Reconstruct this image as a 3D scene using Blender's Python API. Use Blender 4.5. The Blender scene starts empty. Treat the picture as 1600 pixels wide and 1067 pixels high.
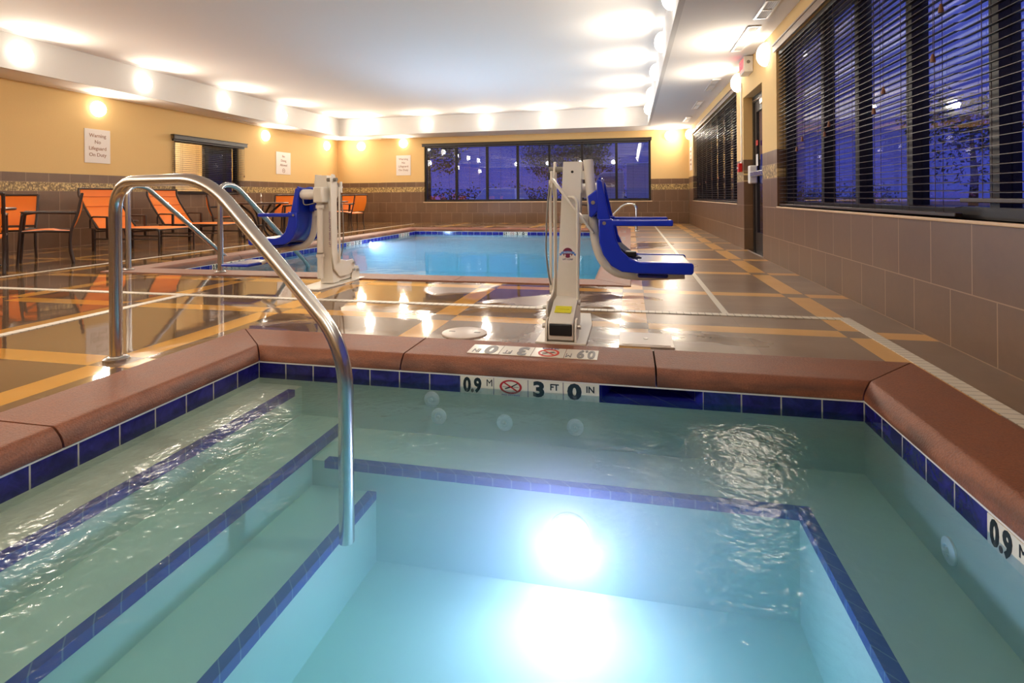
import bpy, bmesh, math, random
from mathutils import Matrix, Vector
random.seed(7)
PI = math.pi
SC = bpy.context.scene
COL = SC.collection

# ------------------------------------------------------------------ camera, world, exposure
F_PX, YAW, ROLL, CYP = 843.77, -0.2159, 0.0076, 307.47
cam_d = bpy.data.cameras.new('camera'); cam = bpy.data.objects.new('camera', cam_d); COL.objects.link(cam)
cam_d.sensor_fit = 'HORIZONTAL'; cam_d.sensor_width = 36.0
cam_d.lens = F_PX * 36.0 / 1600.0
cam_d.shift_x = 0.0; cam_d.shift_y = -(533.5 - CYP) / 1600.0
cam_d.clip_start = 0.05; cam_d.clip_end = 400
fwd = Vector((math.sin(YAW), math.cos(YAW), 0)); rt = Vector((math.cos(YAW), -math.sin(YAW), 0)); dn = fwd.cross(rt)
r2 = math.cos(ROLL) * rt + math.sin(ROLL) * dn; d2 = -math.sin(ROLL) * rt + math.cos(ROLL) * dn
mw = Matrix.Identity(4)
for i, v in enumerate((r2, -d2, -fwd)):
    for k in range(3): mw[k][i] = v[k]
mw[2][3] = 0.78
cam.matrix_world = mw
SC.camera = cam

LAMP = 11.0            # radiance of the glowing globes
BULB = 25.0            # watts thrown forward by each globe lamp
SPA_LAMP = 820.0       # underwater lights
POOL_LAMP = 8000.0
SKY = 1.1
vs = SC.view_settings
vs.view_transform = 'Standard'; vs.look = 'None'; vs.exposure = 0.0; vs.gamma = 1.0; vs.use_curve_mapping = False
cy = SC.cycles
cy.use_denoising = True
cy.max_bounces = 12; cy.diffuse_bounces = 8; cy.glossy_bounces = 4; cy.transmission_bounces = 4; cy.volume_bounces = 1; cy.transparent_max_bounces = 24
cy.caustics_reflective = False; cy.caustics_refractive = False
cy.sample_clamp_indirect = 6.0

world = bpy.data.worlds.new('dusk'); SC.world = world; world.use_nodes = True
wt = world.node_tree; wt.nodes.clear()
wo = wt.nodes.new('ShaderNodeOutputWorld'); wb = wt.nodes.new('ShaderNodeBackground')
wc = wt.nodes.new('ShaderNodeTexCoord'); wn = wt.nodes.new('ShaderNodeTexNoise'); wr = wt.nodes.new('ShaderNodeValToRGB')
wx = wt.nodes.new('ShaderNodeMix'); wx.data_type = 'RGBA'; ws = wt.nodes.new('ShaderNodeSeparateXYZ'); wr2 = wt.nodes.new('ShaderNodeValToRGB')
wn.inputs['Scale'].default_value = 5.0; wn.inputs['Detail'].default_value = 5.0
wt.links.new(wc.outputs['Generated'], wn.inputs['Vector']); wt.links.new(wc.outputs['Generated'], ws.inputs[0])
wr.color_ramp.elements[0].position = 0.42; wr.color_ramp.elements[0].color = (0, 0, 0, 1)
wr.color_ramp.elements[1].position = 0.65; wr.color_ramp.elements[1].color = (1, 1, 1, 1)
wt.links.new(wn.outputs['Fac'], wr.inputs[0])
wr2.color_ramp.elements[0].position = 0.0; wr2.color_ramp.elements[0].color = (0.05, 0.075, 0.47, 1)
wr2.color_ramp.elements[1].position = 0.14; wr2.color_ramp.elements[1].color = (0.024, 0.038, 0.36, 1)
for ps_, cl_ in ((0.38, (0.14, 0.19, 0.80, 1)), (1.0, (0.40, 0.48, 1.4, 1))):  # upper sky, out of view, brightened to light the car and truck
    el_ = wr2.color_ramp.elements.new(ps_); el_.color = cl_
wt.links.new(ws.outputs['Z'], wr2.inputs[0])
wx.inputs['B'].default_value = (0.055, 0.065, 0.36, 1)
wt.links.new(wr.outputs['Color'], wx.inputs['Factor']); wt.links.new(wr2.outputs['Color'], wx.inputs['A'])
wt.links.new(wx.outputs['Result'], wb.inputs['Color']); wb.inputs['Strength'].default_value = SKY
wt.links.new(wb.outputs[0], wo.inputs[0])

# ------------------------------------------------------------------ shader helpers
def lin(r, g, b):
    f = lambda c: (c / 255 / 12.92) if c / 255 <= 0.04045 else ((c / 255 + 0.055) / 1.055) ** 2.4
    return (f(r), f(g), f(b), 1.0)

class X:                                   # a node socket with arithmetic
    def __init__(s, t, so): s.t, s.so = t, so
    def _m(s, op, b=None, c=None):
        n = s.t.nodes.new('ShaderNodeMath'); n.operation = op
        for k, v in enumerate((s, b, c)):
            if v is None: continue
            if isinstance(v, X): s.t.links.new(v.so, n.inputs[k])
            else: n.inputs[k].default_value = v
        return X(s.t, n.outputs[0])
    def __add__(s, b): return s._m('ADD', b)
    def __sub__(s, b): return s._m('SUBTRACT', b)
    def __mul__(s, b): return s._m('MULTIPLY', b)
    def __truediv__(s, b): return s._m('DIVIDE', b)
    def gt(s, b): return s._m('GREATER_THAN', b)
    def lt(s, b): return s._m('LESS_THAN', b)
    def fr(s): return s._m('FRACT')
    def fl(s): return s._m('FLOOR')
    def ab(s): return s._m('ABSOLUTE')
    def mn(s, b): return s._m('MINIMUM', b)
    def mx(s, b): return s._m('MAXIMUM', b)
    def inv(s): return (s * -1.0) + 1.0
    def band(s, a, b): return s.gt(a) * s.lt(b)
    def near(s, a, w): return (s - a).ab().lt(w)
    def smooth(s, a, b):
        n = s.t.nodes.new('ShaderNodeMapRange'); n.interpolation_type = 'SMOOTHSTEP'
        s.t.links.new(s.so, n.inputs[0]); n.inputs[1].default_value = a; n.inputs[2].default_value = b
        return X(s.t, n.outputs[0])

class Mat:
    def __init__(s, name):
        s.m = bpy.data.materials.new(name); s.m.use_nodes = True
        s.t = s.m.node_tree; s.t.nodes.clear()
        s.out = s.t.nodes.new('ShaderNodeOutputMaterial')
    def n(s, typ): return s.t.nodes.new(typ)
    def sep(s, so):
        n = s.n('ShaderNodeSeparateXYZ'); s.t.links.new(so, n.inputs[0]); return [X(s.t, o) for o in n.outputs]
    def pos(s): return s.sep(s.n('ShaderNodeNewGeometry').outputs['Position'])
    def posv(s): return s.n('ShaderNodeNewGeometry').outputs['Position']
    def objv(s): return s.n('ShaderNodeTexCoord').outputs['Object']
    def vec(s, a, b, c):
        n = s.n('ShaderNodeCombineXYZ')
        for k, v in enumerate((a, b, c)):
            if isinstance(v, X): s.t.links.new(v.so, n.inputs[k])
            else: n.inputs[k].default_value = v
        return n.outputs[0]
    def noise(s, v, scale, detail=3.0, rough=0.5, dist=0.0):
        n = s.n('ShaderNodeTexNoise'); s.t.links.new(v, n.inputs['Vector'])
        n.inputs['Scale'].default_value = scale; n.inputs['Detail'].default_value = detail
        n.inputs['Roughness'].default_value = rough; n.inputs['Distortion'].default_value = dist
        return X(s.t, n.outputs['Fac'])
    def white(s, v):
        n = s.n('ShaderNodeTexWhiteNoise'); s.t.links.new(v, n.inputs['Vector']); return X(s.t, n.outputs['Value'])
    def vor(s, v, scale):
        n = s.n('ShaderNodeTexVoronoi'); s.t.links.new(v, n.inputs['Vector']); n.inputs['Scale'].default_value = scale
        return X(s.t, n.outputs['Distance']), s.sep(n.outputs['Color'])[0]
    def mix(s, f, a, b):
        n = s.n('ShaderNodeMix'); n.data_type = 'RGBA'
        for k, v in (('Factor', f), ('A', a), ('B', b)):
            if isinstance(v, X): s.t.links.new(v.so, n.inputs[k] if k != 'Factor' else n.inputs[0])
            elif hasattr(v, 'links') or isinstance(v, bpy.types.NodeSocket): s.t.links.new(v, n.inputs[k])
            else: (n.inputs[0] if k == 'Factor' else n.inputs[k]).default_value = v
        return n.outputs['Result']
    def bsdf(s, col, rough=0.5, metal=0.0, spec=0.5, bump=None, bump_d=0.002, coat=0.0):
        p = s.n('ShaderNodeBsdfPrincipled')
        for nm, v in (('Base Color', col), ('Roughness', rough), ('Metallic', metal), ('Specular IOR Level', spec), ('Coat Weight', coat)):
            if isinstance(v, X): s.t.links.new(v.so, p.inputs[nm])
            elif isinstance(v, bpy.types.NodeSocket): s.t.links.new(v, p.inputs[nm])
            else: p.inputs[nm].default_value = v
        if bump is not None:
            b = s.n('ShaderNodeBump'); b.inputs['Strength'].default_value = 1.0; b.inputs['Distance'].default_value = bump_d
            s.t.links.new(bump.so, b.inputs['Height']); s.t.links.new(b.outputs[0], p.inputs['Normal'])
        s.t.links.new(p.outputs[0], s.out.inputs['Surface'])
        return s.m

def simple(name, col, rough=0.5, metal=0.0, spec=0.5, var=0.06, scale=30.0, bump=0.0):
    M = Mat(name); v = M.objv(); n = M.noise(v, scale, 3)
    k = lambda f: tuple(min(1, c * f) for c in col[:3]) + (1,)
    c = M.mix(n, k(1 - var), k(1 + var))
    return M.bsdf(c, rough, metal, spec, bump=n if bump else None, bump_d=bump)

def emit(name, col, strength):
    M = Mat(name); e = M.n('ShaderNodeEmission'); e.inputs[0].default_value = col; e.inputs[1].default_value = strength
    M.t.links.new(e.outputs[0], M.out.inputs['Surface']); return M.m

def glassy(name, ior, tint, rough=0.0, bump=None, volume=None, boost=1.0):
    M = Mat(name)
    tr = M.n('ShaderNodeBsdfTransparent'); tr.inputs[0].default_value = tint
    gl = M.n('ShaderNodeBsdfGlossy'); gl.inputs['Roughness'].default_value = rough
    fr = M.n('ShaderNodeFresnel'); fr.inputs['IOR'].default_value = ior
    mx = M.n('ShaderNodeMixShader')
    M.t.links.new(tr.outputs[0], mx.inputs[1]); M.t.links.new(gl.outputs[0], mx.inputs[2])
    f = X(M.t, fr.outputs[0]) * boost
    if not bump:                           # thin pane: the same reflectance from both of its faces
        g = M.n('ShaderNodeNewGeometry'); vm = M.n('ShaderNodeVectorMath'); vm.operation = 'DOT_PRODUCT'
        M.t.links.new(g.outputs['Normal'], vm.inputs[0]); M.t.links.new(g.outputs['Incoming'], vm.inputs[1])
        c = X(M.t, vm.outputs['Value']).ab(); f = ((c.inv()._m('POWER', 5.0)) * 0.955 + 0.045) * boost
    M.t.links.new(f.mn(1.0).so, mx.inputs[0])
    if bump:
        v = M.posv(); x, y, z = M.sep(v)
        h = M.noise(v, bump[0], 2.0) + M.noise(v, bump[0] * 4, 2.0) * 0.25
        b = M.n('ShaderNodeBump'); b.inputs['Distance'].default_value = bump[1]; M.t.links.new(h.so, b.inputs['Height'])
        M.t.links.new(b.outputs[0], gl.inputs['Normal']); M.t.links.new(b.outputs[0], fr.inputs['Normal'])
    M.t.links.new(mx.outputs[0], M.out.inputs['Surface'])
    if volume:
        va = M.n('ShaderNodeVolumeAbsorption'); va.inputs['Color'].default_value = volume[0]; va.inputs['Density'].default_value = volume[1]
        if len(volume) > 2:
            sc_ = M.n('ShaderNodeVolumeScatter'); sc_.inputs['Color'].default_value = volume[2]; sc_.inputs['Density'].default_value = volume[3]; sc_.inputs['Anisotropy'].default_value = 0.1
            ad = M.n('ShaderNodeAddShader'); M.t.links.new(va.outputs[0], ad.inputs[0]); M.t.links.new(sc_.outputs[0], ad.inputs[1]); M.t.links.new(ad.outputs[0], M.out.inputs['Volume'])
        else: M.t.links.new(va.outputs[0], M.out.inputs['Volume'])
    return M.m

# ------------------------------------------------------------------ materials
def mat_wall(name, ax, tw, off, c1, c2, m0, m1, zt):
    M = Mat(name); p = M.pos(); u = p[ax]; z = p[2]; v = M.posv()
    r = z.gt(c1) + z.gt(c2) + z.gt(m1)
    uu = u / tw + off + (r * 0.5).fr()
    jv = (uu.fr() - 0.5).ab().gt(0.5 - 0.0035 / tw)
    mos = z.band(m0, m1)
    jh = z.near(c1, 0.003).mx(z.near(c2, 0.003)).mx(z.near(m0, 0.003)).mx(z.near(m1, 0.003)).mx(z.lt(0.004))
    joint = (jv * mos.inv()).mx(jh)
    per = M.white(M.vec(uu.fl(), r, 3.0))
    n1 = M.noise(v, 4.0, 5, 0.6); n2 = M.noise(v, 30.0, 3)
    t = M.mix(n1 * 0.7 + per * 0.25, lin(94, 68, 48), lin(126, 97, 72))
    t = M.mix(n2 * 0.25, t, lin(76, 55, 40))
    mv = M.vec(u * 55.0, z * 32.0, 0.0)
    d, cval = M.vor(mv, 1.0)
    mc = M.mix(cval, lin(96, 72, 36), lin(226, 196, 130))
    mc = M.mix(d.gt(0.62), mc, lin(120, 96, 62))
    t = M.mix(mos, t, mc)
    t = M.mix(joint, t, lin(158, 130, 104))
    paint = M.mix(M.noise(v, 60.0, 2) * 0.5, lin(222, 188, 128), lin(210, 174, 114))
    up = z.gt(zt)
    col = M.mix(up, t, paint)
    return M.bsdf(col, up * 0.45 + 0.32 + n1 * 0.1, bump=(joint.inv() * up.inv()) + M.noise(v, 90.0, 2) * 0.05, bump_d=0.002)

WT = (0.295, 0.637, 0.972, 1.13)
m_wall_r = mat_wall('tiled_wall_right', 1, 0.36, 0.225, 0.295, 0.637, 0.972, 1.13, 1.285)
m_wall_b = mat_wall('tiled_wall_back', 0, 0.33, 0.1, 0.31, 0.63, 0.95, 1.105, 1.255)
m_wall_l = mat_wall('tiled_wall_left', 1, 0.34, 0.1, 0.30, 0.61, 0.93, 1.075, 1.22)

def mat_floor():
    M = Mat('deck_tile'); x, y, z = M.pos(); v = M.posv()
    cx = ((x - 0.015) / 1.22 + 0.5).fr(); cyy = ((y - 3.335) / 1.2 + 0.5).fr()
    bx = (cx - 0.5).ab().lt(0.082 / 1.22); by = (cyy - 0.5).ab().lt(0.076 / 1.2)
    band = (bx + by - bx * by * 2.0)
    hx = (((x - 0.015) / 0.61).fr() - 0.5).ab().gt(0.5 - 0.0022 / 0.61)
    hy = (((y - 3.335) / 0.6).fr() - 0.5).ab().gt(0.5 - 0.002 / 0.6)
    ex = ((cx - 0.5).ab() - 0.082 / 1.22).ab().lt(0.0025 / 1.22); ey = ((cyy - 0.5).ab() - 0.076 / 1.2).ab().lt(0.0022 / 1.2)
    joint = (hx * by.inv() * bx.inv()).mx(hy * bx.inv() * by.inv()).mx(ex).mx(ey)
    per = M.white(M.vec((x / 0.61 + 0.1).fl(), (y / 0.6 + 0.2).fl(), 1.0))
    n = M.noise(v, 3.0, 5, 0.6); nf = M.noise(M.vec(x * 6.0, y * 60.0, 0.0), 1.0, 3)
    br = M.mix(n * 0.6 + per * 0.3, lin(108, 82, 60), lin(152, 124, 98))
    br = M.mix(nf * 0.2, br, lin(90, 68, 54))
    tan = M.mix(M.noise(v, 6.0, 3), lin(206, 152, 72), lin(222, 172, 98))
    col = M.mix(band, br, tan); col = M.mix(joint, col, lin(112, 92, 74))
    # standing water: large on the left of the room, small patches by the lifts
    w = M.noise(v, 0.9, 4, 0.55, 0.6) + (x * -0.055) - ((y - 6.0) * 0.02).mx(0.0)
    wet = w.smooth(0.49, 0.58)
    wet = wet * x.smooth(1.0, -0.3).mx(0.0)
    damp = M.noise(v, 2.0, 3) * 0.14
    rough = wet.inv() * (damp + 0.20) + 0.045
    bumpv = (joint.inv() * wet.inv()) * 0.6 + M.noise(v, 5.0, 3) * 0.25
    col = M.mix(wet * 0.28, col, M.mix(band, lin(70, 54, 40), lin(190, 128, 44)))
    return M.bsdf(col, rough, spec=wet * 0.1 + 0.5, bump=bumpv, bump_d=0.0018)
m_floor = mat_floor()

def mat_coping():
    M = Mat('coping_concrete'); v = M.posv(); x, y, z = M.pos()
    n = M.noise(v, 7.0, 5, 0.65); f = M.noise(v, 160.0, 3)
    c = M.mix(n, lin(104, 56, 34), lin(160, 98, 66)); c = M.mix(f.smooth(0.35, 0.7) * 0.45, c, lin(92, 50, 32))
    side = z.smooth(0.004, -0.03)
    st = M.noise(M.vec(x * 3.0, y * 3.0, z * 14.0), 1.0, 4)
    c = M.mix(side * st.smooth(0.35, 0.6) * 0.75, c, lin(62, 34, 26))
    return M.bsdf(c, n * 0.2 + 0.36, bump=f + n * 0.6, bump_d=0.003)
m_coping = mat_coping()

def mat_basin(name, ux, uy, tile0, tile1, pl0, pl1, ztop=-0.068, zbot=-0.146):
    M = Mat(name); x, y, z = M.pos(); v = M.posv()
    nx, ny, nz = M.sep(M.n('ShaderNodeNewGeometry').outputs['True Normal'])
    fx = nx.ab().gt(0.5)
    u = fx * (y - uy) + fx.inv() * (x - ux)
    j = ((u / 0.1561).fr() - 0.5).ab().gt(0.5 - 0.0028 / 0.1561)
    tz = z.band(zbot, ztop)
    n = M.noise(v, 14.0, 5, 0.65, 1.2)
    tc = M.mix(n.smooth(0.35, 0.75), tile0, tile1)
    tc = M.mix(j, tc, lin(186, 182, 170))
    pc = M.mix(M.noise(v, 2.0, 4), pl0, pl1)
    col = M.mix(tz, pc, tc); col = M.mix(z.gt(ztop), col, lin(226, 224, 218))
    return M.bsdf(col, tz.inv() * 0.5 + 0.12)
m_spa = mat_basin('spa_plaster', -0.794, 2.294, lin(24, 22, 84), lin(46, 42, 132), lin(186, 196, 180), lin(196, 205, 190))
m_pool = mat_basin('pool_plaster', 0.0, 0.0, lin(30, 28, 110), lin(50, 50, 165), lin(196, 214, 218), lin(206, 222, 226))

def mat_strip(nm, ca, cb, pitch):
    M = Mat(nm); x, y, z = M.pos(); v = M.posv()
    j = (((x + y) / pitch).fr() - 0.5).ab().gt(0.5 - 0.0024 / pitch)
    c = M.mix(M.noise(v, 20.0, 3), ca, cb); c = M.mix(j, c, lin(96, 110, 150))
    return M.bsdf(c, 0.25)
m_strip = mat_strip('nosing_tile', lin(24, 30, 108), lin(44, 50, 150), 0.078)
m_niche_lit = mat_strip('recess_tile_lightened', lin(34, 38, 140), lin(60, 66, 190), 0.156)  # nosing blue painted lighter, since little light reaches the skimmer recess

m_ceil = simple('ceiling_paint', lin(240, 237, 232), 0.9, var=0.02, scale=80)
m_fascia = simple('fascia_paint', lin(216, 213, 208), 0.85, var=0.02, scale=60)
m_water = glassy('spa_water', 1.33, (1, 1, 1, 1), 0.15, bump=(14.0, 0.005), volume=((0.0, 0.90, 0.90, 1), 0.80, (0.66, 0.85, 1.0, 1), 0.36))
m_pwater = glassy('pool_water', 1.33, (1, 1, 1, 1), 0.05, bump=(1.6, 0.004), volume=((0.0, 0.80, 0.92, 1), 0.22, (0.75, 0.9, 1.0, 1), 0.10))
m_glass = glassy('window_glass', 1.52, (0.93, 0.94, 0.97, 1), 0.0, boost=2.1)
m_bronze = simple('dark_bronze_frame', lin(30, 24, 21), 0.42, 0.3)
m_slat = simple('dark_blind_slat', lin(46, 32, 24), 0.34)
m_valance = simple('taupe_valance', lin(150, 132, 118), 0.35)
m_valdark = simple('dark_valance', lin(36, 26, 20), 0.4)
m_cord = simple('blind_cord', lin(70, 52, 42), 0.7)
m_tassel = simple('wooden_tassel', lin(120, 74, 44), 0.5)
m_sill = simple('sill_trim', lin(206, 176, 140), 0.4)
m_steel = simple('brushed_steel', (0.60, 0.585, 0.56, 1), 0.23, 1.0, var=0.04, scale=60)
m_white = simple('white_powdercoat', lin(222, 216, 204), 0.32, var=0.03)
m_whiteplastic = simple('white_plastic', lin(228, 224, 216), 0.4, var=0.03)
m_blue = simple('blue_plastic', lin(14, 44, 176), 0.3, var=0.08)
m_bluedark = simple('dark_blue_plastic', lin(16, 28, 120), 0.35, var=0.08)
m_seatpan = simple('glossy_grey_seat', lin(150, 160, 196), 0.22, 0.1)
m_black = simple('black_plastic', lin(16, 15, 15), 0.4)
m_strap = simple('navy_webbing', lin(18, 22, 62), 0.7)
m_metal = simple('bolt_metal', (0.5, 0.48, 0.44, 1), 0.3, 1.0)
m_grey = simple('grey_cable', lin(120, 116, 108), 0.5)
def mat_sling():
    M = Mat('orange_sling'); v = M.objv(); x, y, z = M.sep(v)
    n = M.noise(v, 180.0, 2); s = M.noise(v, 3.0, 2)
    c = M.mix(s, lin(236, 116, 10), lin(250, 136, 20)); c = M.mix(n * 0.2, c, lin(206, 92, 8))
    return M.bsdf(c, 0.55, bump=n, bump_d=0.0008)
m_sling = mat_sling()
m_seam = simple('sling_seam', lin(196, 88, 8), 0.6)
m_frame = simple('bronze_frame', lin(48, 32, 25), 0.38, 0.2)
m_tabletop = simple('brown_tabletop', lin(64, 40, 30), 0.3)
m_drain = None
def mat_drain(ax):
    M = Mat('drain_grate'); p = M.pos()
    a = ((p[ax] / 0.045).fr() - 0.5).ab().lt(0.08)
    c = M.mix(a * 0.45, lin(226, 218, 202), lin(110, 96, 84))
    return M.bsdf(c, 0.4)
m_drain = (mat_drain(0), mat_drain(1))
m_drainw = simple('drain_white', lin(226, 220, 206), 0.4)
m_cover = simple('grey_lid', lin(206, 192, 178), 0.3, var=0.06, scale=12)
m_marker = simple('cream_tile', lin(226, 220, 204), 0.22, var=0.03)
m_ink = simple('black_ink', lin(12, 20, 24), 0.35)
m_inkg = simple('worn_ink', lin(96, 90, 84), 0.35)
m_red = simple('red_ink', lin(170, 24, 34), 0.4)
m_redor = simple('red_ink_deck', lin(205, 60, 40), 0.4)
m_blueink = simple('blue_ink', lin(30, 60, 160), 0.4)
m_signb = simple('sign_board', lin(226, 218, 210), 0.45, var=0.02)
m_signt = simple('sign_letter', lin(150, 112, 88), 0.5)
m_lamp = emit('lamp_globe', (1.0, 0.92, 0.80, 1), LAMP)
m_spalamp = emit('underwater_lens', (0.96, 0.58, 1.0, 1), SPA_LAMP)
m_poollamp = emit('underwater_lens_pool', (0.62, 0.72, 1.0, 1), POOL_LAMP)
m_exit = emit('exit_letters', (1.0, 0.05, 0.06, 1), 5.0)
m_exitface = simple('exit_face', lin(230, 150, 140), 0.4)
m_alarm = simple('alarm_red', lin(200, 22, 22), 0.35)
m_yellow = simple('warning_sticker', lin(222, 214, 40), 0.5)
m_maroon = simple('emblem_maroon', lin(110, 20, 62), 0.5)
m_ribbon = simple('emblem_ribbon', lin(86, 128, 200), 0.5)
m_navy = simple('emblem_navy', lin(30, 40, 96), 0.5)
m_purple = simple('purple_letter', lin(150, 116, 140), 0.5)
m_beige = simple('beige_plaster', lin(232, 214, 170), 0.8)
m_jet = simple('jet_fitting', lin(238, 240, 240), 0.4)
m_asphalt = simple('asphalt', lin(70, 70, 74), 0.8, var=0.2, scale=8)
m_grass = simple('lawn_grass', lin(36, 70, 34), 0.9, var=0.3, scale=20)
m_car = simple('car_paint', lin(214, 218, 228), 0.3, 0.2)
m_carglass = simple('car_glass', lin(140, 150, 180), 0.12, 0.9)
m_tyre = simple('tyre_rubber', lin(22, 22, 22), 0.8)
m_truck = simple('truck_white', lin(220, 224, 230), 0.35)
m_leaf = simple('leaf_green', lin(26, 40, 26), 0.8, var=0.3, scale=3)
m_bark = simple('bark_brown', lin(40, 30, 24), 0.9)

# ------------------------------------------------------------------ mesh helpers
class MB:
    def __init__(s): s.b = bmesh.new()
    def _tf(s, vs, m):
        if m is not None: bmesh.ops.transform(s.b, matrix=m, verts=vs)
        return s
    def box(s, x0, x1, y0, y1, z0, z1, m=None):
        v = [s.b.verts.new((x, y, z)) for z in (z0, z1) for y in (y0, y1) for x in (x0, x1)]
        for f in ((0, 2, 3, 1), (4, 5, 7, 6), (0, 1, 5, 4), (2, 6, 7, 3), (0, 4, 6, 2), (1, 3, 7, 5)): s.b.faces.new([v[i] for i in f])
        return s._tf(v, m)
    def quad(s, *p):
        s.b.faces.new([s.b.verts.new(q) for q in p]); return s
    def bar(s, p, q, w, h, up=(0, 0, 1)):
        p, q = Vector(p), Vector(q); d = (q - p); L = d.length; d.normalize(); u = Vector(up)
        if abs(d.dot(u)) > 0.99: u = Vector((1, 0, 0))
        sd = d.cross(u).normalized(); u = sd.cross(d).normalized()
        m = Matrix((sd, d, u)).transposed().to_4x4(); m.translation = p
        return s.box(-w / 2, w / 2, 0, L, -h / 2, h / 2, m)
    def tube(s, pts, r, seg=12, cap=True):
        pts = [Vector(p) for p in pts]; n = len(pts); rings = []
        t0 = (pts[1] - pts[0]).normalized(); ref = Vector((0, 0, 1)) if abs(t0.z) < 0.9 else Vector((1, 0, 0))
        a = t0.cross(ref).normalized()
        for i, p in enumerate(pts):
            t = ((pts[min(i + 1, n - 1)] - p).normalized() + (p - pts[max(i - 1, 0)]).normalized()).normalized()
            a = (a - t * a.dot(t)).normalized(); bb = t.cross(a)
            rr = r[i] if isinstance(r, (list, tuple)) else r
            rings.append([s.b.verts.new(p + rr * (a * math.cos(2 * PI * k / seg) + bb * math.sin(2 * PI * k / seg))) for k in range(seg)])
        for i in range(n - 1):
            for k in range(seg): s.b.faces.new([rings[i][k], rings[i][(k + 1) % seg], rings[i + 1][(k + 1) % seg], rings[i + 1][k]])
        if cap: s.b.faces.new(rings[0][::-1]); s.b.faces.new(rings[-1])
        return s
    def cyl(s, p, q, r, seg=20): return s.tube([p, q], r, seg)
    def prism(s, poly, ax, a0, a1):
        # poly in the two other axes (in cyclic order x,y,z without ax), extruded from a0 to a1 along ax
        def P(u, v, w):
            c = {0: (w, u, v), 1: (u, w, v), 2: (u, v, w)}[ax]; return s.b.verts.new(c)
        A = [P(u, v, a0) for u, v in poly]; B = [P(u, v, a1) for u, v in poly]; n = len(poly)
        s.b.faces.new(A); s.b.faces.new(B[::-1])
        for i in range(n): s.b.faces.new([A[i], B[i], B[(i + 1) % n], A[(i + 1) % n]])
        return s
    def lathe(s, prof, seg=24, m=None):
        vs_ = []; rings = []
        for r, z in prof:
            if r < 1e-6: ring = [s.b.verts.new((0, 0, z))]
            else: ring = [s.b.verts.new((r * math.cos(2 * PI * k / seg), r * math.sin(2 * PI * k / seg), z)) for k in range(seg)]
            rings.append(ring); vs_ += ring
        for A, B in zip(rings, rings[1:]):
            for k in range(seg):
                k2 = (k + 1) % seg
                if len(A) == 1 and len(B) > 1: s.b.faces.new([A[0], B[k], B[k2]])
                elif len(B) == 1 and len(A) > 1: s.b.faces.new([A[k], A[k2], B[0]])
                elif len(A) > 1: s.b.faces.new([A[k], A[k2], B[k2], B[k]])
        return s._tf(vs_, m)
    def build(s, name, mat, parent=None, bevel=0.0, smooth=True, seg=2):
        bmesh.ops.recalc_face_normals(s.b, faces=s.b.faces)
        me = bpy.data.meshes.new(name); s.b.to_mesh(me); s.b.free()
        if mat: me.materials.append(mat)
        if smooth:
            me.polygons.foreach_set('use_smooth', [True] * len(me.polygons)); me.set_sharp_from_angle(angle=math.radians(38))
        o = bpy.data.objects.new(name, me); COL.objects.link(o)
        if parent: o.parent = parent
        if bevel:
            md = o.modifiers.new('bevel', 'BEVEL'); md.width = bevel; md.segments = seg; md.limit_method = 'ANGLE'; md.angle_limit = 0.6
            md.harden_normals = False
        return o

def fillet(pts, r, k=6):
    pts = [Vector(p) for p in pts]; out = [pts[0]]
    for i in range(1, len(pts) - 1):
        a, b, c = pts[i - 1], pts[i], pts[i + 1]
        rr = min(r, (a - b).length * 0.48, (c - b).length * 0.48)
        p, q = b + (a - b).normalized() * rr, b + (c - b).normalized() * rr
        for j in range(k + 1):
            t = j / k; out.append(p * (1 - t) ** 2 + b * 2 * t * (1 - t) + q * t ** 2)
    out.append(pts[-1]); return out

def tag(o, label, cat, group=None):
    o['label'] = label; o['category'] = cat
    if group: o['group'] = group
    return o
def empty(name, loc, rz=0.0, label=None, cat=None, group=None):
    o = bpy.data.objects.new(name, None); COL.objects.link(o); o.location = loc; o.rotation_euler = (0, 0, rz)
    o.empty_display_size = 0.1
    if label: tag(o, label, cat, group)
    return o
def struct(o): o['kind'] = 'structure'; return o
def copy_tree(o, parent=None):
    c = o.copy(); COL.objects.link(c)
    if parent: c.parent = parent
    for ch in list(o.children): copy_tree(ch, c)
    return c
def text(name, s, size, mat, parent, loc, rot, bold=0.0, depth=0.0008, sx=1.0, sy=1.0, align='CENTER', line=1.0):
    cu = bpy.data.curves.new(name, 'FONT'); cu.body = s; cu.size = size; cu.align_x = align; cu.align_y = 'CENTER'
    cu.extrude = depth; cu.offset = bold; cu.space_line = line; cu.resolution_u = 3
    tmp = bpy.data.objects.new(name + '_tmp', cu); COL.objects.link(tmp)
    dg = bpy.context.evaluated_depsgraph_get()
    me = bpy.data.meshes.new_from_object(tmp.evaluated_get(dg))
    bpy.data.objects.remove(tmp); bpy.data.curves.remove(cu)
    me.materials.clear(); me.materials.append(mat)
    o = bpy.data.objects.new(name, me); COL.objects.link(o); o.parent = parent
    o.location = loc; o.rotation_euler = rot; o.scale = (sx, sy, 1)
    return o

# ------------------------------------------------------------------ room shell
XL, XR, YB, YF, ZC, ZT = -9.2, 1.585, 15.65, -3.0, 2.62, 3.12
SPA = (-1.886, 0.923, 0.35, 2.452)        # inner tile planes x0 x1 y0 y1
SPO = (-2.25, 1.25, 0.0, 2.80)            # coping outer edges
PL = (-5.27, -0.35, 5.10, 12.70)
PO = (-5.60, 0.0, 4.74, 13.15)

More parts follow.
